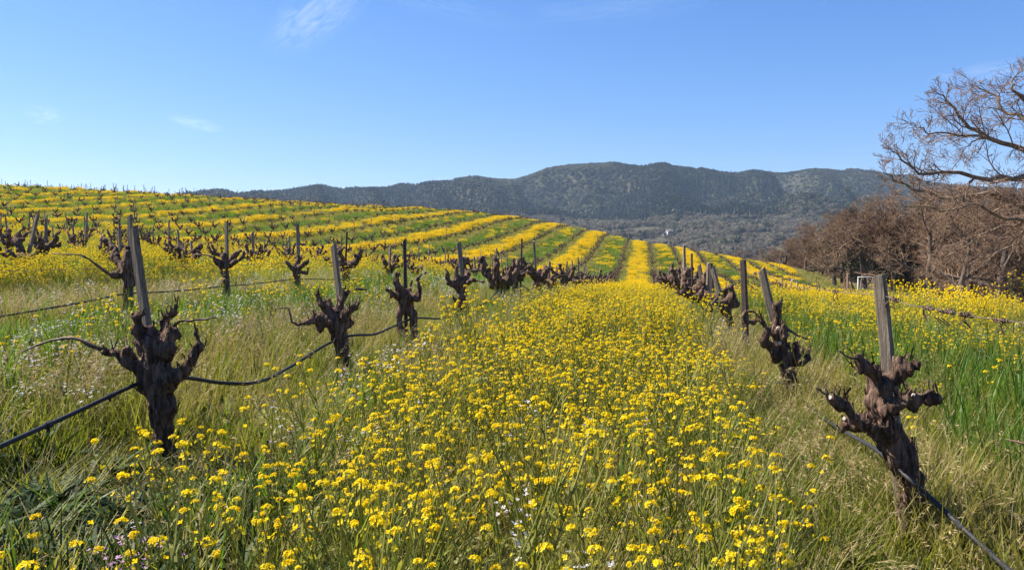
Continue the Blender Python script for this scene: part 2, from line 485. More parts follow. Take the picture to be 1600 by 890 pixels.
def scatter(name, xyz, pick, rot, scl, coll):
    """one object of kind stuff: a cloud of points, each carrying one of the plants in coll"""
    n = len(xyz)
    me = bpy.data.meshes.new(name)
    me.vertices.add(n); me.vertices.foreach_set('co', np.asarray(xyz, np.float32).ravel())
    a = me.attributes.new('pick', 'INT', 'POINT'); a.data.foreach_set('value', np.asarray(pick, np.int32))
    a = me.attributes.new('turn', 'FLOAT_VECTOR', 'POINT'); a.data.foreach_set('vector', np.asarray(rot, np.float32).ravel())
    a = me.attributes.new('size', 'FLOAT_VECTOR', 'POINT'); a.data.foreach_set('vector', np.asarray(scl, np.float32).ravel())
    ng = bpy.data.node_groups.new(name + '_nodes', 'GeometryNodeTree')
    ng.interface.new_socket('Geometry', in_out='INPUT', socket_type='NodeSocketGeometry')
    ng.interface.new_socket('Geometry', in_out='OUTPUT', socket_type='NodeSocketGeometry')
    N, L = ng.nodes, ng.links
    gi, go = N.new('NodeGroupInput'), N.new('NodeGroupOutput')
    ip = N.new('GeometryNodeInstanceOnPoints')
    ci = N.new('GeometryNodeCollectionInfo'); ci.inputs['Collection'].default_value = coll
    ci.inputs['Separate Children'].default_value = True; ci.inputs['Reset Children'].default_value = True
    def attr(nm, t):
        q = N.new('GeometryNodeInputNamedAttribute'); q.data_type = t; q.inputs['Name'].default_value = nm
        return [o for o in q.outputs if o.enabled][0]
    L.new(gi.outputs[0], ip.inputs['Points']); L.new(ci.outputs[0], ip.inputs['Instance'])
    ip.inputs['Pick Instance'].default_value = True
    L.new(attr('pick', 'INT'), ip.inputs['Instance Index'])
    L.new(attr('turn', 'FLOAT_VECTOR'), ip.inputs['Rotation'])
    L.new(attr('size', 'FLOAT_VECTOR'), ip.inputs['Scale'])
    L.new(ip.outputs[0], go.inputs[0])
    o = link(name, me)
    md = o.modifiers.new('plants', 'NODES'); md.node_group = ng
    return tag(o, kind='stuff')

R = random.random
def U(a, b): return a + (b - a) * R()

def blade(mb, base, az, lean, length, width, curve, m=0, segs=3):
    """a tapering, bending grass blade"""
    x, y, z = base
    ca, sa = math.cos(az), math.sin(az)
    tw = az + math.pi / 2 + U(-.6, .6)
    wx, wy = math.cos(tw) * width / 2, math.sin(tw) * width / 2
    th = lean; px, pz = 0.0, 0.0; prev = None
    i0 = len(mb.v)
    for k in range(segs + 1):
        t = k / segs
        f = (1 - t ** 2.2) if k < segs else 0
        cx, cy, cz = x + px * ca, y + px * sa, z + pz
        if k < segs:
            mb.v += [(cx - wx * f, cy - wy * f, cz), (cx + wx * f, cy + wy * f, cz)]
        else:
            mb.v.append((cx, cy, cz))
        st = length / segs
        px += math.sin(th) * st; pz += math.cos(th) * st
        th += curve / segs
    for k in range(segs - 1):
        a = i0 + 2 * k; mb.f.append((a, a + 1, a + 3, a + 2)); mb.m.append(m)
    a = i0 + 2 * (segs - 1); mb.f.append((a, a + 1, a + 2)); mb.m.append(m)

def floret(mb, c, n, r, m):
    """four petals round a centre, facing n"""
    n = Vector(n).normalized(); a = n.orthogonal().normalized(); b = n.cross(a)
    t0 = U(0, 1.5)
    for k in range(4):
        t = t0 + k * math.pi / 2 + U(-.2, .2)
        d = a * math.cos(t) + b * math.sin(t); s = n.cross(d)
        tip = c + d * r + n * (r * U(.1, .5))
        mb.quad(c, c + d * r * .62 + s * r * .42 + n * r * .25, tip, c + d * r * .62 - s * r * .42 + n * r * .25, m)

def head(mb, top, r, nfl, m, fl=.0062):
    for k in range(nfl):
        t = math.acos(1 - U(0, 1.05)); p = U(0, 6.283)
        n = Vector((math.sin(t) * math.cos(p), math.sin(t) * math.sin(p), math.cos(t) * .8))
        c = top + Vector((n.x * r, n.y * r, n.z * r * .8 - r * .45)) * U(.75, 1.1)
        floret(mb, c, n + Vector((U(-.3, .3), U(-.3, .3), U(0, .4))), fl * U(.8, 1.2), m)

def bezier(p0, d, L, bend, n):
    pts = [Vector(p0)]; d = Vector(d).normalized()
    for k in range(n):
        d = (d + bend / n).normalized(); pts.append(pts[-1] + d * (L / n))
    return pts

def mustard_plant(h, nb, name):
    mb = MB()
    az = U(0, 6.28)
    main = bezier((0, 0, 0), (U(-.12, .12), U(-.12, .12), 1), h, Vector((U(-.15, .15), U(-.15, .15), 0)), 5)
    mb.tube(main, [.0034, .003, .0027, .0024, .002, .0015], 3, 1, False)
    tips = [(main[-1], U(.008, .016), 1)]
    for k in range(nb):
        t = U(.4, .9); i = int(t * 5); p = main[i].lerp(main[min(i + 1, 5)], t * 5 - i)
        az += 2.4 + U(-.5, .5)
        L = h * (1.02 - t) * U(.75, 1.15) + .05
        br = bezier(p, (math.cos(az) * .75, math.sin(az) * .75, 1), L, Vector((0, 0, U(.5, 1.1))), 4)
        mb.tube(br, [.0021, .0019, .0017, .0015, .0012], 3, 1, False)
        tips.append((br[-1], U(.005, .0125), R()))
        for q in range(2):
            blade(mb, p, az + U(-.5, .5), U(.5, .9), U(.03, .07), .01, .8, 1, 2)
    for p, r, k in tips:
        head(mb, p, r, int(5 + r * 850), 0, .0047)
        for q in range(int(U(2, 7))):            # older flowers and green pods below the head
            z = U(.02, .09); a = U(0, 6.28)
            c = p + Vector((0, 0, -z))
            if q % 3 == 0: floret(mb, c + Vector((math.cos(a), math.sin(a), .4)) * .014, (math.cos(a), math.sin(a), .6), .0062, 0)
            else: blade(mb, c, a, .45, .03, .0022, 0, 1, 2)
    for k in range(int(U(6, 10))):
        blade(mb, main[0] + (main[2] - main[0]) * U(.05, 1), U(0, 6.28), U(.5, 1.1), U(.07, .16), U(.014, .028), 1.1, 1, 3)
    return mb.mesh(name, [M['petal'], M['mstem']])

def loose_heads(mb, n, rad, h0, h1_, hr, nq, q, m=0, ms=1, stem=.004):
    for k in range(n):
        a, rr = U(0, 6.28), rad * math.sqrt(R()); z = U(h0, h1_)
        p = Vector((rr * math.cos(a), rr * math.sin(a), z))
        mb.quad(p + Vector((-stem / 2, 0, -z * .7)), p + Vector((stem / 2, 0, -z * .7)), p + Vector((stem / 2, 0, 0)), p + Vector((-stem / 2, 0, 0)), ms)
        for j in range(nq):
            n_ = Vector((U(-1, 1), U(-1, 1), U(.1, 1.2))).normalized(); x = n_.orthogonal().normalized(); y = n_.cross(x)
            c = p + n_ * hr * U(.5, 1.1) - Vector((0, 0, hr * .5)); s = q * U(.7, 1.3)
            mb.quad(c - x * s - y * s * .6, c + x * s * .6 - y * s, c + x * s + y * s * .6, c - x * s * .6 + y * s, m)

def mustard_clump(name, n, rad, h0, h1_, hr, nq, q, leaves, lw):
    mb = MB(); loose_heads(mb, n, rad, h0, h1_, hr, nq, q)
    for k in range(leaves):
        a, rr = U(0, 6.28), rad * math.sqrt(R())
        blade(mb, (rr * math.cos(a), rr * math.sin(a), 0), U(0, 6.28), U(.05, .5), h1_ * U(.5, .95), lw, U(.1, .8), 1, 2)
    return mb.mesh(name, [M['petal'], M['mstem']])

def tuft(name, n, rad, l0, l1, w0, w1, lean, curve, mats, pm=None, segs=3):
    mb = MB()
    for k in range(n):
        a, rr = U(0, 6.28), rad * math.sqrt(R())
        m = 0 if (pm is None or R() > pm) else 1
        blade(mb, (rr * math.cos(a), rr * math.sin(a), -.02), a + U(-1.2, 1.2), U(.02, lean), U(l0, l1), U(w0, w1), U(0, curve), m, segs)
    return mb.mesh(name, mats)

def oat_tuft(name, n, rad, h0, h1_, droop):
    """dry flowering grass: thin culms with hanging spikelets"""
    mb = MB()
    for k in range(n):
        a, rr = U(0, 6.28), rad * math.sqrt(R())
        az = a + U(-1, 1); L = U(h0, h1_)
        cu = bezier((rr * math.cos(a), rr * math.sin(a), 0), (math.cos(az) * .2, math.sin(az) * .2, 1), L, Vector((math.cos(az) * droop, math.sin(az) * droop, -.1)), 5)
        for i in range(5):
            w = .0011; s = Vector((math.sin(az), -math.cos(az), 0)) * w
            mb.quad(cu[i] - s, cu[i] + s, cu[i + 1] + s * .8, cu[i + 1] - s * .8, 0)
        for q in range(int(U(5, 9))):
            t = U(.62, 1.0) * 5; i = min(int(t), 4); p = cu[i].lerp(cu[i + 1], t - i)
            d = Vector((U(-.6, .6) + math.cos(az) * droop, U(-.6, .6) + math.sin(az) * droop, U(-.6, .5))).normalized()
            sd = d.orthogonal().normalized() * U(.0018, .0032); l = U(.018, .034)
            mb.quad(p, p + d * l * .4 + sd, p + d * l, p + d * l * .4 - sd, 0)
            mb.tri(p + d * l * .8 + sd * .12, p + d * l * .8 - sd * .12, p + d * l * 2.0, 0)
    for k in range(n):
        a, rr = U(0, 6.28), rad * math.sqrt(R())
        blade(mb, (rr * math.cos(a), rr * math.sin(a), -.02), U(0, 6.28), U(.1, .7), U(.12, .3), .004, U(.2, 1.2), 1 if R() < .6 else 0)
    return mb.mesh(name, [M['dry'], M['grass']])

def radish_plant(name, h, pet):
    mb = MB()
    for k in range(3):
        st = bezier((U(-.04, .04), U(-.04, .04), 0), (U(-.4, .4), U(-.4, .4), 1), h * U(.7, 1), Vector((U(-.3, .3), U(-.3, .3), .2)), 4)
        mb.tube(st, [.003, .0027, .0022, .0018, .0013], 3, 1, False)
        for q in range(int(U(5, 9))):
            c = st[-1] + Vector((U(-.04, .04), U(-.04, .04), U(-.07, .02)))
            floret(mb, c, (U(-.6, .6), U(-.6, .6), 1), U(.009, .012), 0)
        for q in range(4):
            blade(mb, st[1].lerp(st[3], R()), U(0, 6.28), U(.5, 1.1), U(.05, .11), .022, 1.0, 1, 3)
    return mb.mesh(name, [pet, M['mstem']])

# prototypes, one list per species; near, middle and far kinds follow each other
g2 = [M['grass'], M['dry']]
p_must = [mustard_plant(U(.44, .68), random.randint(3, 7), 'mustard_plant') for k in range(9)]
p_must += [mustard_clump('mustard_plant', 15, .20, .42, .66, .016, 9, .0085, 26, .008) for k in range(5)]
p_must += [mustard_clump('mustard_plant', 85, .38, .22, .48, .028, 5, .021, 130, .016) for k in range(5)]
p_grass = [tuft('grass_tuft', 34, .09, .16, .44, .003, .0065, .45, 1.0, g2, .10) for k in range(7)]
p_grass += [tuft('grass_tuft', 60, .26, .16, .42, .005, .010, .5, 1.0, g2, .13, 2) for k in range(4)]
p_grass += [tuft('grass_tuft', 150, .62, .16, .42, .012, .022, .6, .9, g2, .16, 2) for k in range(4)]
p_dry = [oat_tuft('dry_grass_tuft', 12, .09, .30, .52, U(.5, 1.1)) for k in range(6)]
p_dry += [tuft('dry_grass_tuft', 60, .26, .2, .46, .004, .008, .6, 1.1, g2[::-1], .35, 2) for k in range(4)]
p_dry += [tuft('dry_grass_tuft', 140, .62, .16, .40, .010, .02, .6, 1.0, g2[::-1], .45, 2) for k in range(4)]
p_wheat = [tuft('cover_crop_tuft', 12, .06, .34, .62, .009, .016, .25, 1.0, [M['wheat']], None, 4) for k in range(6)]
p_wheat += [tuft('cover_crop_tuft', 50, .26, .3, .56, .010, .018, .3, .9, [M['wheat']], None, 3) for k in range(4)]
p_wheat += [tuft('cover_crop_tuft', 150, .62, .25, .5, .014, .026, .4, .8, [M['wheat']], None, 2) for k in range(4)]
p_rad = [radish_plant('radish_plant', U(.35, .5), M['radish']) for k in range(4)] + [radish_plant('radish_plant', U(.3, .42), M['radish_pink']) for k in range(2)]

def weed(name, n, l0, l1):
    mb = MB()
    for k in range(n):
        blade(mb, (U(-.05, .05), U(-.05, .05), -.01), U(0, 6.28), U(.15, .8), U(l0, l1), U(.028, .055), U(.5, 1.5), 0, 4)
    return mb.mesh(name, [M['weed']])
p_shade_weed = [weed('broadleaf_weed', 12, .14, .34) for k in range(4)] + [tuft('broadleaf_weed', 20, .08, .2, .40, .006, .012, .35, .8, [M['weed']], None, 4) for k in range(3)]
BMIN, BMAX = math.radians(-47), math.radians(31)
def sector(r0, r1, dens, wide=0.0):
    b0, b1 = BMIN - wide, BMAX + wide
    n = int(dens * .5 * (b1 - b0) * (r1 * r1 - r0 * r0))
    b = b0 + (b1 - b0) * rng.random(n); r = np.sqrt(r0 * r0 + (r1 * r1 - r0 * r0) * rng.random(n))
    return r * np.sin(b), r * np.cos(b)

def aisle(x):
    q = (x - X_L1) / W_ROW
    a = np.floor(q).astype(int); return a, q - a

def gauss(t, c, w): return np.exp(-((t - c) / w) ** 2)

def cover(x, y):
    """what grows where: a share (0..1) for each kind of plant"""
    a, t = aisle(x)
    even = (a % 2 == 0)
    y_ = np.asarray(y, float)
    n1 = fbm2(x / 1.1, y_ / 1.6, 3, 11.); n2 = fbm2(x / 3.1, y_ / 5.2, 3, 21.)
    row = np.clip(1 - np.minimum(t, 1 - t) / .17, 0, 1)
    patch = fbm2(x / 2.2, y_ / 7.0, 4, 61.)
    infield = sstep(.3, -.3, x - x_edge(y_)) * (y_ < 168)
    wid = .40 - .10 * sstep(30, 70, y_) - .05 * sstep(-14, -30, x)
    mid = 1 - sstep(.60, 1.0, np.abs(t - .54) / wid)
    must = np.where(even, mid * np.clip(.72 + 1.6 * (n1 - .5), .12, 1.1), .06 * mid * np.clip(1 + 9 * (n2 - .5), 0, 5) * (1 - .55 * sstep(-6, -16, x) * sstep(35, 60, y_)))
    far = sstep(35, 70, y_)
    must = np.where(~even, must * (1 + far * .9), must)
    must = np.where(even, must * (1 + .5 * far) * (1 - far * .75 * sstep(.52, .36, patch)), must) * (1 - .52 * sstep(-12, -38, x))
    wheat = np.where(even, .04, .95 * mid * np.clip(1.0 + 2.0 * (n1 - .5), .3, 1))
    near = (np.hypot(x, y_) < 45)
    wheat = np.where((a == -1) & near, 1.2 * gauss(t, .30, .26) * np.clip(1 + 2.5 * (n1 - .5), .2, 1.2), wheat)
    dry = .14 + .50 * row * np.clip(1 + 4 * (n2 - .5), .1, 1.5)
    dry = np.where((a == -1) & near, .12 + .95 * gauss(t, .64, .22) * np.clip(1 + 3 * (n1 - .5), .2, 1.3), dry)
    dry = np.where((a == -2) & near, dry + 1.3 * gauss(t, .86, .17), dry)
    must = np.where((a == -2) & near, must * (1 - .97 * sstep(.50, .72, t)), must)
    must = np.where((a == 0) & near, must * sstep(.22, .44, t) * (1 - .82 * sstep(.78, 1.0, t)) * (.52 + .48 * sstep(2.0, 6.0, y_)) , must)
    dry = np.where((a == 0) & near, .17 + .50 * gauss(t, .97, .10) + .30 * gauss(t, .10, .12), dry)
    must = np.where((a == -1) & near, must * .40, np.where((a == 1) & near & (y_ < 16), must * 1.7 + .02, must))
    dark = sstep(-.9, -1.4, x) * sstep(3.6, 2.6, y_)  # lower left corner, planted darker in place of shade
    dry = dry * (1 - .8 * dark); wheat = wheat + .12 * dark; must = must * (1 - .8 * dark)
    grass = .85 - .35 * np.clip(wheat, 0, 1) + .3 * row
    rad_ = np.where(a == -1, .55 * gauss(t, .45, .25) * np.clip(1 + 8 * (n2 - .5), 0, 3), .05)
    rad_ = np.where((a == 0), .09 * np.clip(1 + 8 * (n1 - .55), 0, 2), rad_)
    rad_ = np.where((a == -2), .3 * gauss(t, .8, .2), rad_)
    shade_weed_ = .07 + .10 * (a == -1) + .95 * sstep(-.8, -1.25, x) * sstep(3.7, 2.9, y_) + .5 * np.exp(-((x + 1.75) / .4) ** 2) * (y_ < 8)  # dense dark weeds stand in for shade at the lower left, thinner elsewhere
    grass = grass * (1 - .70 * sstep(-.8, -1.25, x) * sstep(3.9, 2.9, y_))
    verge = (1 - infield) * sstep(6.5, 3, x - x_edge(y_))
    return {'must': must * infield, 'wheat': wheat * infield, 'dry': dry * infield + .35 * verge, 'grass': grass * infield + .75 * verge, 'rad': rad_ * infield, 'weed': shade_weed_ * infield, 'row': row}

def build(name, key, spec, coll, hs=(.8, 1.15)):
    XY, PK, SZ = [], [], []
    for (r0, r1, dens, lo, hi, wide, sc) in spec:
        x, y = sector(r0, r1, dens, wide)
        cv = cover(x, y)
        k = rng.random(len(x)) < cv[key]
        # leave the trunks' feet and the crest's far side free
        k &= np.hypot(x, y) > .75
        x, y = x[k], y[k]
        XY.append(np.stack([x, y, H(x, y)], 1)); PK.append(rng.integers(lo, hi, len(x)))
        hv = .72 + .56 * fbm2(x / 1.7, y / 1.7, 2, 31.)
        s = sc * rng.uniform(hs[0], hs[1], len(x))
        zz = hv * (1 - .36 * np.exp(-((x - .74) / .30) ** 2) * (y > 1.2) * (y < 6.2))
        zz = zz * (1 - .35 * np.exp(-((x + 2.2) / .35) ** 2) * (y > 2.5) * (y < 12))
        zz = zz * (1 - .55 * (x > .42) * (x < 1.22) * (y > .9) * sstep(3.3, 2.9, y))
        zz = zz * (1 - .45 * (x > -2.7) * (x < -1.55) * (y > 2.5) * (y < 4.0))
        zz = zz * (1 - .45 * (x > -5.75) * (x < -4.7) * (y > 5) * (y < 17))
        if key == 'must': zz = zz * (1 - .22 * ((x > -2.4) & (x < 1.0)) * sstep(7, 11, y))
        if key == 'must': zz = zz * (1 + .40 * sstep(4.0, 5.2, x) * (y < 19))
        SZ.append(np.stack([s, s, s * zz], 1))
    xyz, pk, sz = np.concatenate(XY), np.concatenate(PK), np.concatenate(SZ)
    rot = np.zeros_like(xyz); rot[:, 2] = rng.uniform(0, 6.28, len(xyz)); rot[:, :2] = rng.normal(0, .06, (len(xyz), 2))
    scatter(name, xyz, pk, rot, sz, coll)
    return len(xyz)

cnt = {}
cnt['m'] = build('mustard_flowers', 'must', [(.75, 15, 88, 0, 9, .25, 1), (15, 48, 14, 9, 14, .06, 1.0), (48, 172, 4.2, 14, 19, .03, 1)], proto_set('mustard', p_must))
cnt['g'] = build('meadow_grass', 'grass', [(.5, 14, 95, 0, 7, .35, 1), (14, 48, 14, 7, 11, .06, 1), (48, 172, 2.0, 11, 15, .03, 1)], proto_set('grass', p_grass))
cnt['d'] = build('dry_grass', 'dry', [(.75, 14, 36, 0, 6, .3, 1), (14, 48, 10, 6, 10, .06, 1), (48, 172, 1.4, 10, 14, .03, 1)], proto_set('dry', p_dry))
cnt['w'] = build('cover_crop', 'wheat', [(.75, 15, 62, 0, 6, .3, 1), (15, 48, 12, 6, 10, .06, 1), (48, 172, 2.4, 10, 14, .03, 1)], proto_set('wheat', p_wheat))
cnt['r'] = build('wild_radish', 'rad', [(.9, 24, 12, 0, 4, .1, 1)], proto_set('radish', p_rad))
cnt['b'] = build('shade_toned_weeds', 'weed', [(.75, 14, 60, 0, 7, .3, 1)], proto_set('weeds', p_shade_weed))  # real weeds, darkened and massed at the lower left as painted shade
# pink radish at the lower left
pk_ = np.array([P(u, v, 2.35) for u, v in ((160, 812), (150, 832), (205, 842), (190, 822))])
x, y = pk_[:, 0], pk_[:, 1]
scatter('pink_radish', np.stack([x, y, H(x, y)], 1), rng.integers(4, 6, 4), np.stack([x * 0, x * 0, rng.uniform(0, 6.28, 4)], 1), np.full((4, 3), .85), proto_set('radish_pink', p_rad))

# ------------------------------------------------------------------ far woods
def blob_tree(name, h, w, n, leafm, q, cone=False, bare=False):
    mb = MB()
    mb.tube([(0, 0, 0), (0, 0, h * .45)], [h * .025, h * .015], 4, 1, False)
    cl = [(Vector((U(-.5, .5) * w, U(-.5, .5) * w, U(.35, .85) * h)), U(.24, .42) * w) for k in range(7)]
    for k in range(n):
        if cone:
            t = R() ** .75; z = h * (.1 + .9 * t); rr = w * .5 * (1 - t) ** .85 * math.sqrt(U(.3, 1)) * (1 + .25 * math.sin(t * 34)); a = U(0, 6.28)
            c = Vector((rr * math.cos(a), rr * math.sin(a), z)); nrm = Vector((math.cos(a), math.sin(a), .5 + U(-.3, .5)))
        else:
            p, r = random.choice(cl); nrm = Vector((U(-1, 1), U(-1, 1), U(-.5, 1))).normalized(); c = p + nrm * r * U(.7, 1.05); c.z = max(c.z, h * .14)
        nrm = (nrm + Vector((U(-.5, .5), U(-.5, .5), U(-.3, .5)))).normalized()
        x_ = nrm.orthogonal().normalized(); y_ = nrm.cross(x_); s = q * U(.6, 1.3)
        if bare: mb.quad(c - x_ * s * .26, c + x_ * s * .26, c + x_ * s * .14 + y_ * s * 1.9, c - x_ * s * .14 + y_ * s * 1.9, 0)
        else: mb.quad(c - x_ * s - y_ * s * .5, c + x_ * s * .5 - y_ * s, c + x_ * s + y_ * s * .6, c - x_ * s * .6 + y_ * s, 0)
    return mb.mesh(name, [leafm, M['hilltrunk']])

p_far = [blob_tree('conifer', U(15, 21), U(5.5, 7), 170, M['conifer'], 1.1, True) for k in range(4)]
p_far += [blob_tree('hill_oak', U(8, 12), U(8, 11), 170, M['oakleaf'], 1.3) for k in range(4)]
p_far += [blob_tree('leafless_hill_tree', U(8, 11), U(7, 10), 330, M['hillbare'], .95, False, True) for k in range(3)]
p_far += [blob_tree('valley_leafless_tree', U(7, 10), U(7, 10), 480, M['greybare'], 1.0, False, True) for k in range(3)]
far_coll = proto_set('far_trees', p_far)

def far_points(r0, r1, dens, b0=-31, b1=27):
    b0, b1 = math.radians(b0), math.radians(b1)
    n = int(dens * .5 * (b1 - b0) * (r1 * r1 - r0 * r0))
    b = b0 + (b1 - b0) * rng.random(n); r = np.sqrt(r0 * r0 + (r1 * r1 - r0 * r0) * rng.random(n))
    return r * np.sin(b), r * np.cos(b), r, b
x, y, r, b = far_points(1330, 2700, 1 / 30.)
n1 = fbm2(x / 260, y / 260, 4, 41.); n2 = fbm2(x / 90, y / 90, 3, 43.)
con = (1 - sstep(1800, 2050, r)) * sstep(.44, .60, n1 + .10 * (b > math.radians(-2)) - .09 * sstep(1900, 2400, r) + .10 * (r < 1600) * (b > math.radians(-3)))
bare = sstep(.50, .62, n2 + .05 * sstep(1800, 2400, r))
u_ = rng.random(len(x))
pk = np.where(u_ < con, rng.integers(0, 4, len(x)), np.where(rng.random(len(x)) < bare * .38, rng.integers(8, 11, len(x)), rng.integers(4, 8, len(x))))
k = rng.random(len(x)) < np.clip(.55 + con * .5 + (n2 - .5), .35, 1)
x, y, pk = x[k], y[k], pk[k]; nn = len(x)
rot = np.zeros((nn, 3)); rot[:, 2] = rng.uniform(0, 6.28, nn)
s = rng.uniform(.5, 1.0, nn) * (1 - .45 * sstep(1500, 2250, np.hypot(x, y)))
scatter('hillside_forest', np.stack([x, y, H(x, y) - .6], 1), pk, rot, np.stack([s, s, s], 1), far_coll)
cnt['hill'] = nn
x, y, r, b = far_points(330, 1400, 1 / 60., -14, 27)
n1 = fbm2(x / 70, y / 70, 3, 51.)
k = rng.random(len(x)) < sstep(.36, .52, n1) * (.5 + .5 * sstep(450, 800, r))
for hu, hZ in ((1046, 1050), (1041, 1040), (966, 900)):
    hp = P(hu, 365, hZ); hd = hp[:2] / np.hypot(hp[0], hp[1]); al = x * hd[0] + y * hd[1]; ac = np.abs(x * hd[1] - y * hd[0])
    k &= ~((ac < 6) & (al > hZ - 35) & (al < hZ + 14))
x, y, r = x[k], y[k], r[k]; nn = len(x)
pk = np.where(rng.random(nn) < .09, rng.integers(4, 8, nn), np.where(rng.random(nn) < .25 , rng.integers(8, 11, nn), rng.integers(11, 14, nn)))
rot = np.zeros((nn, 3)); rot[:, 2] = rng.uniform(0, 6.28, nn)
s = rng.uniform(.5, .95, nn)
scatter('valley_wood', np.stack([x, y, H(x, y) - .3], 1), pk, rot, np.stack([s, s, s], 1), far_coll)
cnt['valley'] = nn

# ------------------------------------------------------------------ grapevines
def surface_nets(Fd, org, h):
    nx, ny, nz = Fd.shape
    ins = Fd < 0
    c = [Fd[i:nx - 1 + i, j:ny - 1 + j, k:nz - 1 + k] for i in (0, 1) for j in (0, 1) for k in (0, 1)]
    cnt_ = sum((q < 0).astype(np.int8) for q in c)
    act = (cnt_ > 0) & (cnt_ < 8)
    idx = np.full(act.shape, -1, np.int64); I = np.argwhere(act); idx[act] = np.arange(len(I))
    vals = np.stack([q[act] for q in c], 1)
    offs = np.array([(i, j, k) for i in (0, 1) for j in (0, 1) for k in (0, 1)], float)
    acc = np.zeros((len(I), 3)); num = np.zeros(len(I))
    for a in range(8):
        for b_ in range(a + 1, 8):
            if np.abs(offs[a] - offs[b_]).sum() != 1: continue
            va, vb = vals[:, a], vals[:, b_]
            m = (va < 0) != (vb < 0)
            t = va[m] / (va[m] - vb[m])
            acc[m] += offs[a] + t[:, None] * (offs[b_] - offs[a]); num[m] += 1
    V = (I + acc / num[:, None]) * h + org
    Q = []
    for ax in range(3):
        sl0 = [slice(None)] * 3; sl1 = [slice(None)] * 3
        sl0[ax] = slice(0, -1); sl1[ax] = slice(1, None)
        s0, s1 = ins[tuple(sl0)], ins[tuple(sl1)]
        E = np.argwhere(s0 != s1); flip = s0[s0 != s1]
        o1, o2 = (ax + 1) % 3, (ax + 2) % 3
        ok = (E[:, o1] > 0) & (E[:, o2] > 0) & (E[:, o1] < Fd.shape[o1] - 1) & (E[:, o2] < Fd.shape[o2] - 1)
        E, flip = E[ok], flip[ok]
        def cell(d1, d2):
            q = E.copy(); q[:, o1] -= d1; q[:, o2] -= d2
            return idx[q[:, 0], q[:, 1], q[:, 2]]
        quad = np.stack([cell(1, 1), cell(0, 1), cell(0, 0), cell(1, 0)], 1)
        quad[~flip] = quad[~flip][:, ::-1]
        Q.append(quad)
    return V, np.concatenate(Q)

def sdf_body(chains, knobs, h, k=.02, rough=1.0, seed=0.):
    """one continuous gnarled body round chains of (points, radii)"""
    allp = np.array([p for pts, _ in chains for p in pts] + [p for p, _ in knobs])
    lo, hi = allp.min(0) - .12, allp.max(0) + .12
    n = np.ceil((hi - lo) / h).astype(int) + 1
    ax = [lo[i] + h * np.arange(n[i]) for i in range(3)]
    Fd = np.full(n, .5)
    def put(bmin, bmax, fn):
        i0 = np.maximum(((bmin - lo) / h).astype(int), 0); i1 = np.minimum(((bmax - lo) / h).astype(int) + 2, n)
        X, Y, Z = np.meshgrid(ax[0][i0[0]:i1[0]], ax[1][i0[1]:i1[1]], ax[2][i0[2]:i1[2]], indexing='ij')
        d = fn(X, Y, Z)
        s = (slice(i0[0], i1[0]), slice(i0[1], i1[1]), slice(i0[2], i1[2]))
        a = Fd[s]; hh = np.clip(.5 + .5 * (d - a) / k, 0, 1)
        Fd[s] = d * (1 - hh) + a * hh - k * hh * (1 - hh)
    for pts, rr in chains:
        for q in range(len(pts) - 1):
            A, B, ra, rb = np.array(pts[q]), np.array(pts[q + 1]), rr[q], rr[q + 1]
            BA = B - A; L2 = max(BA.dot(BA), 1e-9); m = max(ra, rb) + .06
            def fn(X, Y, Z):
                t = np.clip(((X - A[0]) * BA[0] + (Y - A[1]) * BA[1] + (Z - A[2]) * BA[2]) / L2, 0, 1)
                return np.sqrt((X - A[0] - t * BA[0]) ** 2 + (Y - A[1] - t * BA[1]) ** 2 + (Z - A[2] - t * BA[2]) ** 2) - (ra + (rb - ra) * t)
            put(np.minimum(A, B) - m, np.maximum(A, B) + m, fn)
    for C, r_ in knobs:
        C = np.array(C)
        put(C - r_ - .06, C + r_ + .06, lambda X, Y, Z: np.sqrt((X - C[0]) ** 2 + (Y - C[1]) ** 2 + (Z - C[2]) ** 2) - r_)
    band = np.abs(Fd) < .05
    I = np.argwhere(band); Pp = lo + I * h
    x, y, z = Pp.T
    d = .022 * (vnoise(x * 14 + seed, y * 14, z * 11) - .5) + .028 * (vnoise(x * 40, y * 40 + seed, z * 15) - .5)
    if h < .012: d = d + .034 * np.abs(vnoise(x * 58 + seed + 9 * z, y * 58 + 5 * z, z * 9) - .5) - .008 + .012 * (vnoise(x * 110 + seed, y * 110, z * 50) - .5)
    Fd[band] += d * rough
    Fd[0] = Fd[-1] = .5; Fd[:, 0] = Fd[:, -1] = .5; Fd[:, :, 0] = Fd[:, :, -1] = .5
    V, Q = surface_nets(Fd, lo, h)
    c = V[Q]; vol = np.einsum('ij,ij->i', c[:, 0], np.cross(c[:, 1], c[:, 2])).sum() + np.einsum('ij,ij->i', c[:, 0], np.cross(c[:, 2], c[:, 3])).sum()
    return V, (Q if vol > 0 else Q[:, ::-1].copy())

def knotty(pts, rad, seg=.05, wob=.012):
    """finer chain with kinks and swellings"""
    op, orr = [], []
    for q in range(len(pts) - 1):
        A, B = np.array(pts[q], float), np.array(pts[q + 1], float)
        n = max(1, int(np.linalg.norm(B - A) / seg))
        for i in range(n):
            t = i / n
            j = np.array([U(-wob, wob) for _ in range(3)]) * (1 if (q or i) else 0)
            r_ = rad[q] + (rad[q + 1] - rad[q]) * t
            op.append(A + (B - A) * t + j * min(1, r_ / .03 + .3)); orr.append(r_ * U(.78, 1.24))
    op.append(np.array(pts[-1], float)); orr.append(rad[-1])
    return op, orr

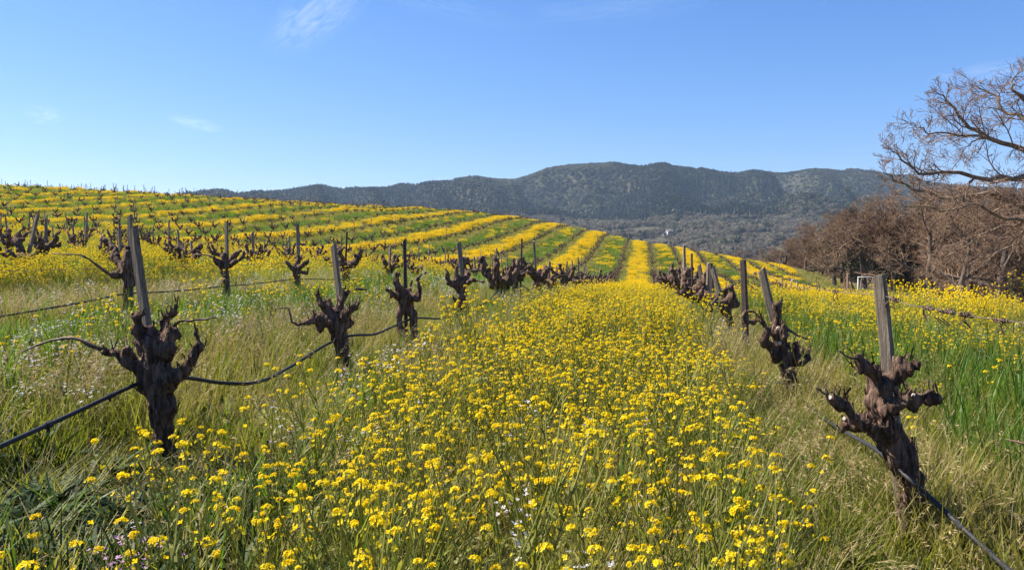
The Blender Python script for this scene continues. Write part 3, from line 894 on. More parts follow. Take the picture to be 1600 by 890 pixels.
VINE_GROUP = 'old head-trained grapevines in rows'
def finish_vine(root_loc, chains, knobs, canes, cuts, h, name='grapevine', k=.02, seed=0.):
    """chains, canes, cuts in coordinates about root_loc; makes Empty > trunk, cane, pruning_cut"""
    t = empty(name, root_loc)
    V, Q = sdf_body(chains, knobs, h, k, 1.0, seed)
    tme = np_mesh('trunk', V, Q, M['bark'], None, True)
    link('trunk', tme, t)
    if h < .012:                                          # shreds of peeling bark
        mb = MB(); nv = len(V); got = 0
        for _ in range(900):
            i = random.randrange(nv); p = Vector(V[i]); n_ = Vector(tme.vertices[i].normal)
            if abs(n_.z) > .75 or p.z < .02: continue
            ax = (Vector((0, 0, 1)) + Vector((U(-.35, .35), U(-.35, .35), 0))); ax = (ax - n_ * ax.dot(n_)).normalized(); sd = ax.cross(n_)
            L, w = U(.025, .075), U(.002, .0055); b0, b1, b2 = p + n_ * .001, p + ax * L * .5 + n_ * U(.002, .006), p + ax * L + n_ * U(.003, .014)
            if R() < .5: b0, b2 = b2, b0
            mb.quad(b0 - sd * w, b0 + sd * w, b1 + sd * w * .9, b1 - sd * w * .9); mb.quad(b1 - sd * w * .9, b1 + sd * w * .9, b2 + sd * w * .3, b2 - sd * w * .3)
            got += 1
            if got > 420: break
        tag(link('bark_shreds', mb.mesh('bark_shreds', [M['bark']]), t), kind='stuff')
    for pts, rr in canes:
        mb = MB(); mb.tube(pts, rr, 5, 0); link('cane', mb.mesh('cane', [M['cane']], True), t)
    for p, d, r_ in cuts:
        mb = MB(); d = Vector(d).normalized(); p = Vector(p)
        mb.tube([p - d * .006, p + d * .004, p + d * .007], [r_ * U(.9, 1.1), r_ * .96, r_ * .7], 7, 0)
        link('pruning_cut', mb.mesh('pruning_cut', [M['cut']]), t)
    return t

def hero(u0, y0, Z, arms, canes, cuts, label, h=.009, extra=(), k=.016, seed=0.):
    """arms etc. given as photo columns/rows with a depth offset: (u, y, dz, radius in px)"""
    root = P(u0, y0, Z); gz = h1(root[0], root[1]); root = np.array([root[0], root[1], gz])
    sc = Z / F_PX
    ch = []
    for arm in arms:
        pts = [P(u, y, Z + dz) - root for u, y, dz, r_ in arm]; rr = [r_ * sc * (.62 if r_ * sc > .045 else (.64 if h < .008 else .52)) for *_, r_ in arm]
        ch.append(knotty(pts, rr))
    cn = []
    for c in canes:
        pts = [Vector(P(u, y, Z + dz) - root) for u, y, dz, r_ in c]; rr = [max(r_ * sc * .8, .002) for *_, r_ in c]
        fp, fr = [], []
        for q in range(len(pts) - 1):                 # subdivide with small kinks at the nodes
            for i in range(4):
                fp.append(pts[q].lerp(pts[q + 1], i / 4) + Vector((U(-1, 1), U(-1, 1), U(-1, 1))) * .004 * (i > 0)); fr.append((rr[q] + (rr[q + 1] - rr[q]) * i / 4) * (1.3 if i == 2 else 1))
        fp.append(pts[-1]); fr.append(rr[-1])
        cn.append((fp, fr))
    ct = [(P(u, y, Z + dz) - root, RIGHT * dx - FWD * .8 + np.array([0, 0, dy]), r_ * sc * .72) for u, y, dz, dx, dy, r_ in cuts]
    kn = [(P(u, y, Z + dz) - root, r_ * sc * .72) for u, y, dz, r_ in extra]
    t = finish_vine(root, ch, kn, cn, ct, h, k=k, seed=seed)
    return tag(t, label, 'grapevine', VINE_GROUP)

hero(258, 735, 4.1,
     [[(272, 850, 0, 27), (264, 735, 0, 23), (254, 655, 0, 23), (247, 605, 0, 27), (241, 562, 0, 30), (240, 530, .02, 25)],
      [(240, 545, 0, 22), (230, 522, .0, 17), (209, 512, -.02, 13), (212, 498, -.03, 10), (222, 489, -.03, 8)],
      [(246, 540, 0, 22), (260, 520, .03, 13), (250, 503, .05, 8), (260, 490, .05, 7), (271, 490, .04, 5), (275, 474, .04, 2)],
      [(245, 605, 0, 20), (228, 584, -.03, 17), (209, 572, -.06, 13), (192, 553, -.07, 8), (165, 549, -.08, 6)],
      [(248, 605, 0, 20), (266, 592, -.04, 15), (288, 577, -.08, 13), (304, 553, -.1, 9), (311, 536, -.1, 6), (306, 520, -.1, 2)],
      [(242, 560, 0, 20), (235, 570, .14, 15), (228, 545, .2, 10), (236, 516, .22, 7)]],
     [[(165, 549, -.08, 5), (116, 528, -.1, 3.2), (81, 531, -.1, 2.4), (35, 549, -.1, 1.4)],
      [(266, 512, .04, 3), (282, 502, .05, 2.4), (312, 499, .05, 2), (339, 496, .06, 1.2)],
      [(211, 560, -.06, 4), (205, 545, -.1, 3), (198, 541, -.1, 3)]],
     [(164, 549, -.085, -1, .2, 5)],
     'dark gnarled grapevine nearest on the left, long thin cane reaching left', .0085,
     [(268, 523, .0, 11), (214, 535, 0, 9), (262, 545, -.02, 17), (228, 600, -.05, 14), (199, 545, -.07, 8)], seed=1.)
hero(541, 606, 6.6,
     [[(548, 640, 0, 12), (544, 602, 0, 11), (539, 564, 0, 12), (532, 535, 0, 14), (525, 512, 0, 17), (518, 498, 0, 19)],
      [(518, 500, 0, 16), (512, 486, 0, 12), (500, 474, -.03, 9), (496, 459, -.05, 6)],
      [(515, 504, 0, 15), (503, 500, -.03, 12), (485, 502, -.08, 7), (466, 507, -.12, 4)],
      [(498, 500, -.04, 5), (493, 492, -.06, 4), (488, 475, -.07, 1.5)],
      [(526, 500, 0, 14), (532, 478, .06, 8), (536, 462, .1, 5.5), (556, 451, .12, 5)],
      [(530, 508, 0, 13), (541, 494, -.06, 9), (553, 480, -.1, 6), (567, 470, -.14, 3)],
      [(522, 505, .05, 14), (520, 490, .16, 9), (512, 470, .2, 6)]],
     [[(466, 507, -.12, 3), (456, 503, -.12, 2), (451, 482, -.13, 1.6), (430, 481, -.15, 1)],
      [(556, 451, .12, 3), (574, 453, .13, 1.2)], [(496, 459, -.05, 2.5), (499, 447, -.05, 1)]],
     [(559, 450, .12, 1, .1, 3.5)],
     'dark gnarled grapevine second along the left row, leaning trunk and pale stake', .0105,
     [(500, 512, -.02, 9), (545, 505, -.03, 8)], seed=2.)
hero(632, 510, 8.35,
     [[(626, 545, 0, 8), (624, 498, 0, 7), (630, 475, 0, 12), (634, 460, 0, 14)],
      [(648, 530, .05, 8), (645, 490, .05, 9), (640, 470, .02, 11)],
      [(632, 462, 0, 12), (622, 450, -.04, 8), (617, 440, -.06, 7), (621, 428, -.06, 5)],
      [(640, 465, 0, 12), (652, 464, -.05, 9), (656, 450, -.06, 6), (650, 437, -.08, 5), (667, 424, -.1, 2)],
      [(628, 466, 0, 10), (612, 458, -.1, 6), (605, 452, -.14, 5)],
      [(636, 462, .03, 9), (641, 446, .08, 5), (643, 438, .1, 4)]],
     [], [], 'squat dark grapevine third along the left row, split trunk over bright grass clump', .0125, [(612, 463, -.1, 6)], k=.018, seed=3.)
hero(723, 500, 10.8,
     [[(732, 515, 0, 9), (728, 485, 0, 7), (722, 462, 0, 9), (718, 445, 0, 11), (722, 436, 0, 10)],
      [(716, 446, 0, 9), (702, 440, -.1, 7), (698, 426, -.14, 5), (697, 420, -.14, 4)],
      [(722, 440, 0, 9), (729, 428, .05, 6), (727, 416, .08, 4)],
      [(714, 440, 0, 8), (713, 424, .0, 4), (714, 416, 0, 4)],
      [(726, 444, 0, 8), (739, 437, -.06, 5), (755, 440, -.1, 3)],
      [(724, 480, 0, 6), (712, 470, -.1, 5), (705, 462, -.12, 3), (698, 464, -.14, 2)]],
     [], [(699, 462, -.14, -1, .1, 2.5)], 'tall grapevine fourth along the left row with stubby upright spurs', .0135, k=.02, seed=4.)
hero(1408, 760, 3.35,
     [[(1424, 870, 0, 32), (1420, 760, 0, 25), (1409, 718, 0, 25), (1396, 689, 0, 26), (1383, 658, 0, 22), (1375, 631, 0, 20), (1371, 608, 0, 17), (1378, 592, 0, 16)],
      [(1414, 705, .05, 20), (1428, 760, .06, 18), (1436, 850, .06, 20)],
      [(1374, 596, 0, 14), (1364, 584, -.02, 10), (1349, 573, -.03, 8), (1343, 556, -.04, 4)],
      [(1378, 596, 0, 15), (1396, 592, -.01, 13), (1412, 581, -.02, 11), (1409, 569, -.01, 9), (1430, 569, -.02, 8)],
      [(1383, 640, -.03, 18), (1398, 638, -.06, 15), (1419, 628, -.08, 12), (1439, 624, -.09, 10), (1461, 624, -.1, 8)],
      [(1385, 680, -.02, 15), (1364, 672, -.05, 13), (1337, 651, -.08, 10), (1317, 633, -.1, 7), (1298, 622, -.1, 5)],
      [(1372, 672, -.02, 14), (1346, 660, .04, 14), (1327, 669, .06, 10), (1322, 664, .06, 8)],
      [(1395, 640, .06, 14), (1390, 615, .16, 11), (1402, 590, .2, 8)]],
     [[(1343, 557, -.04, 3), (1334, 559, -.05, 2.4), (1322, 556, -.05, 2), (1310, 547, -.05, 1.5)],
      [(1427, 620, -.08, 4.5), (1444, 616, -.1, 4), (1460, 610, -.11, 3)],
      [(1298, 622, -.1, 3), (1288, 614, -.1, 2.4), (1275, 604, -.1, 1.6)],
      [(1458, 618, -.1, 3), (1457, 605, -.1, 2.4), (1456, 593, -.1, 1.4)]],
     [(1298, 621, -.112, -1, .4, 5.5), (1320, 654, .05, -1, .3, 5), (1427, 617, -.11, 0, .7, 4)],
     'brown gnarled grapevine nearest on the right, sunlit, behind the black hose', .0075,
     [(1404, 569, -.01, 11), (1352, 574, -.03, 10), (1424, 632, -.08, 13), (1380, 606, -.02, 19)], k=.013, seed=5.)
hero(1234, 595, 6.2,
     [[(1242, 640, 0, 15), (1236, 595, 0, 15), (1230, 566, 0, 18), (1226, 550, 0, 17)],
      [(1224, 550, 0, 14), (1214, 528, 0, 10), (1214, 507, 0, 10), (1213, 488, 0, 8), (1216, 475, 0, 7)],
      [(1222, 552, 0, 13), (1207, 540, -.05, 9), (1192, 536, -.1, 9), (1199, 516, -.1, 8), (1188, 502, -.12, 6), (1165, 504, -.16, 5), (1163, 493, -.17, 4), (1168, 486, -.17, 3)],
      [(1234, 556, 0, 14), (1246, 543, -.05, 8), (1243, 538, -.05, 6)],
      [(1236, 560, 0, 14), (1254, 549, -.08, 9), (1264, 557, -.12, 9), (1254, 567, -.14, 8)],
      [(1222, 545, -.04, 9), (1224, 520, -.1, 6), (1226, 510, -.1, 6)],
      [(1215, 560, -.06, 11), (1206, 552, -.12, 8)]],
     [[(1168, 486, -.17, 2.5), (1177, 486, -.16, 2), (1196, 504, -.12, 1.4)],
      [(1224, 511, -.1, 3), (1240, 520, -.12, 2.6), (1262, 531, -.14, 1.4)],
      [(1218, 538, -.12, 3), (1226, 524, -.13, 3)]],
     [(1216, 513, -.09, -.3, 0, 4.5), (1218, 536, -.14, 0, 0, 4.5)],
     'brown grapevine second along the right row, crooked arm hooking left', .0095,
     [(1264, 548, -.1, 7), (1248, 560, -.05, 11), (1213, 480, 0, 9)], k=.014, seed=6.)
hero(1137, 512, 10.2,
     [[(1144, 530, 0, 9), (1141, 505, 0, 9), (1136, 488, 0, 12), (1132, 474, 0, 13)],
      [(1136, 476, 0, 11), (1144, 462, -.04, 9), (1142, 450, -.05, 7), (1146, 444, -.05, 5)],
      [(1128, 478, 0, 10), (1116, 474, -.1, 7), (1112, 465, -.14, 5), (1124, 460, -.16, 3)],
      [(1130, 474, 0, 9), (1122, 484, -.15, 6), (1108, 482, -.2, 5), (1106, 470, -.2, 4)],
      [(1134, 480, 0, 9), (1147, 476, .04, 8), (1145, 466, .06, 6)]],
     [[(1124, 460, -.16, 2), (1116, 470, -.18, 1.8), (1112, 475, -.2, 1.4)]], [], 'knotted brown grapevine third along the right row with one thick upright arm', .0125, k=.018, seed=7.)
hero(195, 475, 9.3,
     [[(200, 500, 0, 13), (199, 470, 0, 11), (199, 440, 0, 12), (201, 415, 0, 14), (199, 398, 0, 13), (199, 388, 0, 9)],
      [(196, 430, 0, 11), (180, 428, -.1, 8), (176, 432, -.14, 5)],
      [(196, 425, 0, 10), (184, 412, .1, 8), (180, 395, .2, 8), (172, 380, .25, 7), (160, 372, .3, 5)],
      [(205, 430, 0, 10), (214, 438, .06, 7)]],
     [[(176, 432, -.14, 3), (140, 405, -.2, 2), (125, 398, -.22, 1.5), (82, 396, -.25, 1)]], [],
     'dark upright grapevine in second left row behind the tall leaning stake', .0125, k=.02, seed=8.)
hero(352, 452, 11.4,
     [[(354, 475, 0, 8), (353, 450, 0, 8), (350, 425, 0, 10), (348, 412, 0, 10)],
      [(346, 414, 0, 9), (336, 408, -.1, 5), (334, 402, -.1, 4)],
      [(351, 412, 0, 8), (350, 400, 0, 7), (350, 396, 0, 5)],
      [(356, 416, 0, 8), (370, 408, -.1, 5), (379, 402, -.15, 5), (381, 394, -.15, 3)],
      [(354, 412, .1, 8), (366, 400, .2, 6), (376, 392, .3, 5)]],
     [[(334, 402, -.1, 2), (322, 398, -.1, 1.4), (300, 398, -.1, 1)]], [], 'dark grapevine with raised right arm, second left row behind the nearest vine', .0145, k=.02, seed=9.)
hero(464, 445, 13.8,
     [[(466, 462, 0, 6), (464, 440, 0, 6), (463, 422, 0, 8), (462, 414, 0, 7)],
      [(461, 420, 0, 7), (450, 414, -.1, 4), (446, 408, -.1, 3)],
      [(463, 416, 0, 6), (468, 402, 0, 4), (466, 398, 0, 3)],
      [(465, 420, 0, 7), (476, 412, -.1, 4), (482, 404, -.15, 3)],
      [(466, 424, 0, 5), (480, 428, .1, 3), (481, 418, .1, 2)]],
     [], [], 'dark forked grapevine in second left row, between the two nearest left vines', .0165, k=.022, seed=10.)
hero(30, 425, 12.3,
     [[(33, 450, 0, 8), (32, 425, 0, 9), (30, 405, 0, 11)],
      [(30, 404, 0, 10), (14, 400, -.1, 6), (4, 395, -.15, 5), (-2, 385, -.2, 4)],
      [(32, 402, 0, 9), (48, 402, -.1, 6), (58, 396, -.14, 5), (59, 390, -.14, 3)],
      [(32, 402, .05, 9), (32, 385, .08, 7), (24, 376, .1, 7), (36, 374, .1, 5)],
      [(20, 402, -.1, 5), (12, 388, -.1, 4), (8, 378, -.1, 3)]],
     [], [], 'low spreading grapevine at the far left with a fat central knob', .0155, k=.022, seed=11.)

def vine_proto(seed, h, q=1.0):
    """a head-trained vine: short trunk, five or six crooked arms, knobs, a few canes"""
    random.seed(seed)
    lx, ly = U(-.06, .06), U(-.06, .06)
    th = U(.36, .5)
    ch = [knotty([(0, 0, -.15), (0, 0, 0), (lx * .5, ly * .5, th * .5), (lx, ly, th)], [.078 * q, .064 * q, .058 * q, .075 * q], .08)]
    kn = [((lx, ly, th), .085 * q)]; canes = []
    na = random.randint(5, 7); a0 = U(0, 6.28)
    for k in range(na):
        a = a0 + k * 6.28 / na + U(-.45, .45); L = U(.18, .5)
        if k % 3 == 2: L *= .7
        o = np.array([lx, ly, th + U(-.08, .04)]); d = np.array([math.cos(a), math.sin(a), U(0, .5)])
        m = o + d * L * .55; e_ = m + np.array([d[0] * L * .3, d[1] * L * .3, U(.02, .24)])
        e2 = e_ + np.array([U(-.07, .07), U(-.07, .07), U(.02, .1)])
        ch.append(knotty([o, m, e_, e2], [.05 * q, .036 * q, .028 * q, .017 * q], .05, .024))
        kn.append((e_, U(.028, .044) * q))
        if R() < .6: kn.append((m + np.array([U(-.03, .03), U(-.03, .03), .02]), U(.028, .044) * q))
        if R() < .5:
            v = Vector(e2); dd = Vector((d[0] + U(-.5, .5), d[1] + U(-.5, .5), U(-.2, .6)))
            canes.append(bezier(v, dd, U(.15, .45), Vector((U(-1, 1), U(-1, 1), U(-.9, .3))), 6))
    V, Q = sdf_body(ch, kn, h, .02, 1.1, seed)
    tm = np_mesh('trunk', V, Q, M['bark'], None, True)
    cm = []
    for c in canes:
        mb = MB(); mb.tube(c, [.006, .005, .0045, .004, .0035, .003, .002], 4, 0); cm.append(mb.mesh('cane', [M['cane']]))
    return tm, cm

PROTO = [vine_proto(100 + k, .0145) for k in range(6)]
PROTO_FAR = [vine_proto(200 + k, .024, .82) for k in range(5)]
random.seed(77)

_U = 'zeroth first second third fourth fifth sixth seventh eighth ninth tenth eleventh twelfth thirteenth fourteenth fifteenth sixteenth seventeenth eighteenth nineteenth'.split()
def ordw(n):
    if n < 20: return _U[n]
    t, o = divmod(n, 10)
    if o == 0: return ['', '', 'twentieth', 'thirtieth', 'fortieth', 'fiftieth', 'sixtieth'][t]
    return ['', '', 'twenty', 'thirty', 'forty', 'fifty', 'sixty'][t] + '-' + _U[o]
def view_u(x, y): return CX + F_PX * math.tan(math.atan2(x, y) + YAW)
def in_view(x, y, m=12):
    b = math.atan2(x, y) + YAW
    return abs(b) < 1.2 and -m < CX + F_PX * math.tan(b) < 1600 + m

rows = {}
rows[-1] = [13.75 + 2.42 * k for k in range(52)]
rows[1] = [12.5 + 2.42 * k for k in range(52)]
rows[-2] = [15.4 + 2.42 * k for k in range(51)]
rows[-3] = [13.3 + 2.42 * k for k in range(52)]
for k in range(4, 34): rows[-k] = [10.9 + 2.42 * j + .35 * (k % 2) for j in range(53)]
for k in range(2, 9): rows[k] = [33.2 + 2.42 * j for j in range(44)]
FIRST = {-1: 4, 1: 3, -2: 3, -3: 1}
def row_x(k): return X_L1 + W_ROW * (k + 1) if k < 0 else X_L1 + W_ROW * k
def row_name(k):
    if k == -1: return 'the row left of the mustard strip'
    if k == 1: return 'the row right of the mustard strip'
    return 'the %s row %s of the mustard strip' % (ordw(abs(k)), 'left' if k < 0 else 'right')

vines = []
for k, ys in rows.items():
    x0 = row_x(k); n = FIRST.get(k, 0)
    for y0 in ys:
        if k > 0 and x0 > float(x_edge(y0)) - .4: continue
        if y0 > 150 - max(0, x0) * .3: continue
        if not in_view(x0, y0): continue
        if R() < .035 and y0 > 22: continue
        n += 1
        vines.append((math.hypot(x0, y0), k, n, x0 + U(-.12, .12), y0 + U(-.2, .2)))
vines.sort()
N_IND = 286
far_xyz, far_pick = [], []
for i, (d, k, n, x0, y0) in enumerate(vines):
    z0 = h1(x0, y0)
    if i < N_IND:
        pm, pc = random.choice(PROTO if d < 30 else PROTO_FAR)
        t = empty('grapevine', (x0, y0, z0)); t.rotation_euler = (U(-.06, .06), U(-.06, .06), U(0, 6.28))
        s = U(.88, 1.14) * (1.22 if abs(k) == 1 else 1.06); t.scale = (s, s, s * U(.92, 1.08))
        link('trunk', pm, t)
        for c in (pc if d < 30 else ()): link('cane', c, t)
        lab = '%s grapevine from the camera in %s' % (ordw(n), row_name(k))
        tag(t, lab, 'grapevine', VINE_GROUP)
    else:
        far_xyz.append((x0, y0, z0)); far_pick.append(random.randrange(5))
nf = len(far_xyz)
rot = np.zeros((nf, 3)); rot[:, 2] = rng.uniform(0, 6.28, nf); sz = np.repeat(rng.uniform(.72, 1.02, (nf, 1)), 3, 1)
scatter('distant_grapevines', far_xyz, far_pick, rot, sz, proto_set('far_vines', [p[0] for p in PROTO_FAR]))

# ------------------------------------------------------------------ stakes
def stake_mesh(base, top, w, m, name, slant=.02, taper=.9, th=None):
    """a sawn stake from base to top, its top cut at a slant, with slightly rounded edges"""
    b, t = Vector(base), Vector(top); d = (t - b).normalized()
    a = (Vector(RIGHT) - d * d.dot(Vector(RIGHT))).normalized(); c = d.cross(a)
    th = U(-.5, .5) if th is None else th; a, c = a * math.cos(th) + c * math.sin(th), c * math.cos(th) - a * math.sin(th)
    vs, fs = [], []
    prof = [(-.5, -.38), (-.38, -.5), (.38, -.5), (.5, -.38), (.5, .38), (.38, .5), (-.38, .5), (-.5, .38)]
    L = (t - b).length; lev = [0, .3, .6, .85, 1.0]
    for i, f in enumerate(lev):
        p = b + (t - b) * f + (a * U(-.003, .003) + c * U(-.003, .003)) * (0 < i < 4)
        ww = w * (1 + (taper - 1) * f)
        for px, py in prof:
            q = p + a * px * ww + c * py * ww * .8
            if i == 4: q = q + d * slant * (px + .3 * py)
            vs.append(tuple(q))
    for i in range(4):
        for q in range(8):
            fs.append((i * 8 + q, i * 8 + (q + 1) % 8, (i + 1) * 8 + (q + 1) % 8, (i + 1) * 8 + q))
    fs.append(tuple(range(7, -1, -1))); fs.append(tuple(range(32, 40)))
    return np_mesh(name, vs, fs, m)

POST_GROUP = 'stakes standing beside the vines'
def stake(base, top, w, label, m='post', slant=.03):
    base, top = np.array(base), np.array(top)
    o = link('vine_stake' if m == 'post' else 'steel_stake', stake_mesh(base * 0, top - base, w, M[m], 'stake', slant, .9, U(-.75, -.5) if base[0] > 0 else U(-.5, -.2)), None, base)
    return tag(o, label, 'stake', POST_GROUP)

def px_stake(u0, y0, u1, y1, Z, w, label, m='post', dz=0., slant=.03):
    """from the ground below column u0 to the top at (u1, y1); (u0, y0) is a point on it"""
    A, B = P(u0, y0, Z), P(u1, y1, Z + dz)
    g = h1(A[0], A[1]) - .08
    t = (g - A[2]) / (B[2] - A[2]); base = A + (B - A) * t
    stake(base, B, w, label, m, slant)
px_stake(262, 740, 208, 358, 4.30, .050, 'tall leaning grey wooden stake behind the nearest left vine', dz=.02)
px_stake(531, 468, 521, 383, 6.72, .048, 'pale grey wooden stake at the second vine on the left')
px_stake(633, 440, 632, 374, 8.4, .034, 'thin black steel stake at the third vine on the left', 'darkpost')
px_stake(722, 425, 717, 379, 10.9, .06, 'brown wooden stake at the fourth vine on the left')
px_stake(1389, 585, 1373, 430, 3.5, .053, 'nearest wooden stake on the right, standing behind the sunlit vine', slant=.008)
px_stake(1212, 510, 1190, 421, 6.42, .060, 'wooden stake leaning left above the second vine on the right')
px_stake(1165, 530, 1161, 406, 8.35, .060, 'dark steel stake standing alone in the right row', 'darkpost', slant=0)
px_stake(1126, 464, 1113, 418, 10.6, .060, 'pale wooden stake leaning left above the third right vine')
px_stake(1114, 474, 1110, 411, 10.9, .052, 'dark steel stake just left of the third right vine', 'darkpost', slant=0)
px_stake(1098, 445, 1092, 414, 13.0, .065, 'short pale wooden stake over the knotted vines in the right row')
px_stake(204, 430, 203, 337, 9.35, .052, 'grey stake at the upright vine in the second left row')
px_stake(355, 410, 354, 347, 11.5, .05, 'grey stake at the vine with raised arm, second left row')
px_stake(466, 412, 465, 350, 13.9, .055, 'grey stake at the forked vine in the second left row')
px_stake(44, 400, 59, 335, 12.4, .06, 'grey stake leaning right at the far left vine')

ND = 0
ps = []
for i, (d, k, n, x0, y0) in enumerate(vines):
    pr_ = .9 if k in (-1, 1) else (.62 if abs(k) < 5 else .42)
    if d > 55: pr_ = .22 if y0 < 104 else .5
    if R() < pr_: ps.append((d, k, n, x0, y0))
SM = [stake_mesh((0, 0, -.1), (0, 0, 1.0 + .2 * q), .055, M['post'], 'stake') for q in range(3)]
SMD = [stake_mesh((0, 0, -.1), (0, 0, 1.25), .036, M['darkpost'], 'stake', 0)]
pxyz, ppick, protx = [], [], []
for i, (d, k, n, x0, y0) in enumerate(ps):
    x1, y1 = x0 + U(-.1, .1), y0 + .1 + U(-.05, .1); z1 = h1(x1, y1)
    rt = (U(-.07, .07), U(-.10, .06), U(0, 6.28))
    if i < 270:
        dark = R() < .12
        o = link('steel_stake' if dark else 'vine_stake', random.choice(SMD if dark else SM), None, (x1, y1, z1), rt)
        sh = U(.92, 1.1); o.scale = (1, 1, sh)
        what = 'dark steel stake' if dark else 'weathered wooden stake'
        lab = '%s at the %s vine in %s' % (what, ordw(n), row_name(k))
        tag(o, lab, 'stake', POST_GROUP)
    else:
        pxyz.append((x1, y1, z1)); ppick.append(random.randrange(3)); protx.append(rt)
if pxyz:
    scatter('distant_stakes', pxyz, ppick, protx, np.tile((1.25, 1.25, 1.22), (len(pxyz), 1)), proto_set('far_stakes', SM))

# ------------------------------------------------------------------ hoses and wires
def run(name, pts, r_, m, label, cat, sides=6, sub=8, group=None):
    """a line through pts, sagging smoothly between them (Catmull-Rom)"""
    pts = [np.array(p, float) for p in pts]; q = [pts[0] * 2 - pts[1]] + pts + [pts[-1] * 2 - pts[-2]]
    out = []
    for i in range(1, len(q) - 2):
        for j in range(sub):
            t = j / sub
            out.append(.5 * ((2 * q[i]) + (-q[i - 1] + q[i + 1]) * t + (2 * q[i - 1] - 5 * q[i] + 4 * q[i + 1] - q[i + 2]) * t * t + (-q[i - 1] + 3 * q[i] - 3 * q[i + 1] + q[i + 2]) * t ** 3))
    out.append(q[-2])
    o0 = out[0]
    mb = MB(); mb.tube([p - o0 for p in out], [r_] * len(out), sides, 0)
    o = link(name, mb.mesh(name, [M[m]], True), None, o0)
    tag(o, label, cat, group)
    return o, out

HG = 'black drip hoses along the vine rows'
pts = [P(-160, 772, 2.55), P(0, 697, 3.0), P(100, 652, 3.45), P(206, 603, 3.98), P(250, 588, 4.2), P(300, 591, 4.45), P(350, 598, 4.75), P(405, 596, 5.05), P(455, 572, 5.7), P(512, 537, 6.4), P(550, 524, 6.75), P(585, 522, 7.2), P(612, 511, 7.8), P(648, 497, 8.6), P(690, 497, 9.6), P(718, 485, 10.7)]
for j in range(1, 14):
    yy = 10.65 + 2.42 * j
    for f in (-.5, 0):
        y2 = yy + 2.42 * f; pts.append((X_L1 + .07, y2, h1(X_L1, y2) + (.42 if f == 0 else .3)))
hose_l, path_l = run('drip_hose', pts, .0105, 'hose', 'black drip hose slung between trunks of the left row', 'hose', 8, 8, HG)
def clip(parent_o, path, i, r_, name='hose_clip'):
    d = (path[i + 1] - path[i - 1]); d = d / np.linalg.norm(d); p = path[i] - path[0]
    mb = MB(); mb.tube([p - d * .022, p - d * .018, p + d * .018, p + d * .022], [r_ * .9, r_, r_, r_ * .9], 8, 0)
    dn = np.array([0, 0, -1.0]); mb.tube([p, p + dn * r_ * 1.9], [r_ * .5, r_ * .45], 6, 0)
    link(name, mb.mesh(name, [M['hose']]), parent_o)
clip(hose_l, path_l, 14, .0155); clip(hose_l, path_l, 68, .0155); clip(hose_l, path_l, 21, .0135)
pts = [P(1660, 965, 2.35), P(1572, 886, 2.75), P(1515, 834, 3.0), P(1455, 778, 3.2), P(1412, 740, 3.28), P(1370, 703, 3.6), P(1330, 680, 4.3), P(1290, 655, 5.1), P(1250, 622, 5.9), P(1222, 598, 6.3)]
for j in range(0, 6):
    y2 = 7.6 + 2.0 * j; pts.append((.86, y2, h1(.86, y2) + .03))
hose_r, path_r = run('drip_hose', pts, .0095, 'hose', 'black drip hose sloping through grass in front of the nearest right vine', 'hose', 8, 8, HG)
clip(hose_r, path_r, 18, .0128); clip(hose_r, path_r, 11, .0115)
pts = [P(-60, 505, 7.2), P(60, 484, 7.9), P(130, 472, 8.5), P(196, 459, 9.25), P(270, 455, 10.1), P(352, 447, 11.3), P(410, 442, 12.6), P(464, 436, 13.7), P(540, 437, 15.8), P(610, 437, 17.5), P(690, 436, 20.)]
run('drip_hose', pts, .010, 'hose', 'thin black drip hose along the second row on the left', 'hose', 6, 6, HG)
pts = [P(-40, 408, 11.6), P(30, 411, 12.2), P(90, 417, 12.9), P(150, 423, 13.6), P(215, 420, 14.6), P(290, 417, 15.8), P(360, 415, 17.2)]
run('drip_hose', pts, .010, 'hose', 'thin black drip hose low across the mustard at far left', 'hose', 6, 6, HG)
WG = 'rusty trellis wires along the rows'
pts = [P(1720, 540, 2.3), P(1660, 524, 2.55), P(1600, 505, 2.72), P(1535, 496, 2.92), P(1470, 484, 3.12), P(1420, 476, 3.3), P(1380, 462, 3.5), P(1330, 458, 4.0), P(1280, 452, 4.7), P(1240, 446, 5.5), P(1201, 432, 6.4), P(1180, 427, 7.3), P(1164, 418, 8.35), P(1140, 424, 9.4), P(1115, 418, 10.8), P(1104, 420, 11.9), P(1094, 416, 13.0)]
wire_r, path_w = run('trellis_wire', pts, .0019, 'wire', 'rusty wire with dried tendrils strung along the right row stakes', 'wire', 5, 8, WG)
for i, n in ((12, 3), (20, 7), (26, 8), (30, 9), (34, 8), (44, 10), (60, 5), (84, 9), (88, 6), (100, 6), (112, 5)):
    mb = MB()
    for q in range(n):                                   # dried tendrils wound round the wire
        p = Vector(path_w[i] - path_w[0]) + (Vector(path_w[i + 1] - path_w[i])) * U(-1, 1)
        a0 = U(0, 6.28); rr = U(.005, .011); d = Vector(path_w[i + 1] - path_w[i]).normalized(); a = d.orthogonal().normalized(); b_ = d.cross(a)
        cur = [p + d * (.01 * j) * U(.3, 1) + (a * math.cos(a0 + j * 1.2) + b_ * math.sin(a0 + j * 1.2)) * rr for j in range(6)]
        if q % 3 == 0: cur += [cur[-1] + Vector((U(-.02, .02), U(-.02, .02), -.025 * j)) for j in (1, 2)]
        mb.tube(cur, [.0022] * len(cur), 4, 0)
    link('tendril', mb.mesh('tendril', [M['cane']]), wire_r)
pts = [P(-60, 447, 7.3), P(200, 430, 9.3), P(352, 420, 11.4), P(464, 416, 13.8), P(560, 412, 17.)]
pts = [(X_L1 - W_ROW, y2, h1(X_L1 - W_ROW, y2) + .62) for y2 in (5.5, 8.4, 10.6, 13.1, 15.5, 18, 20.5, 23)]
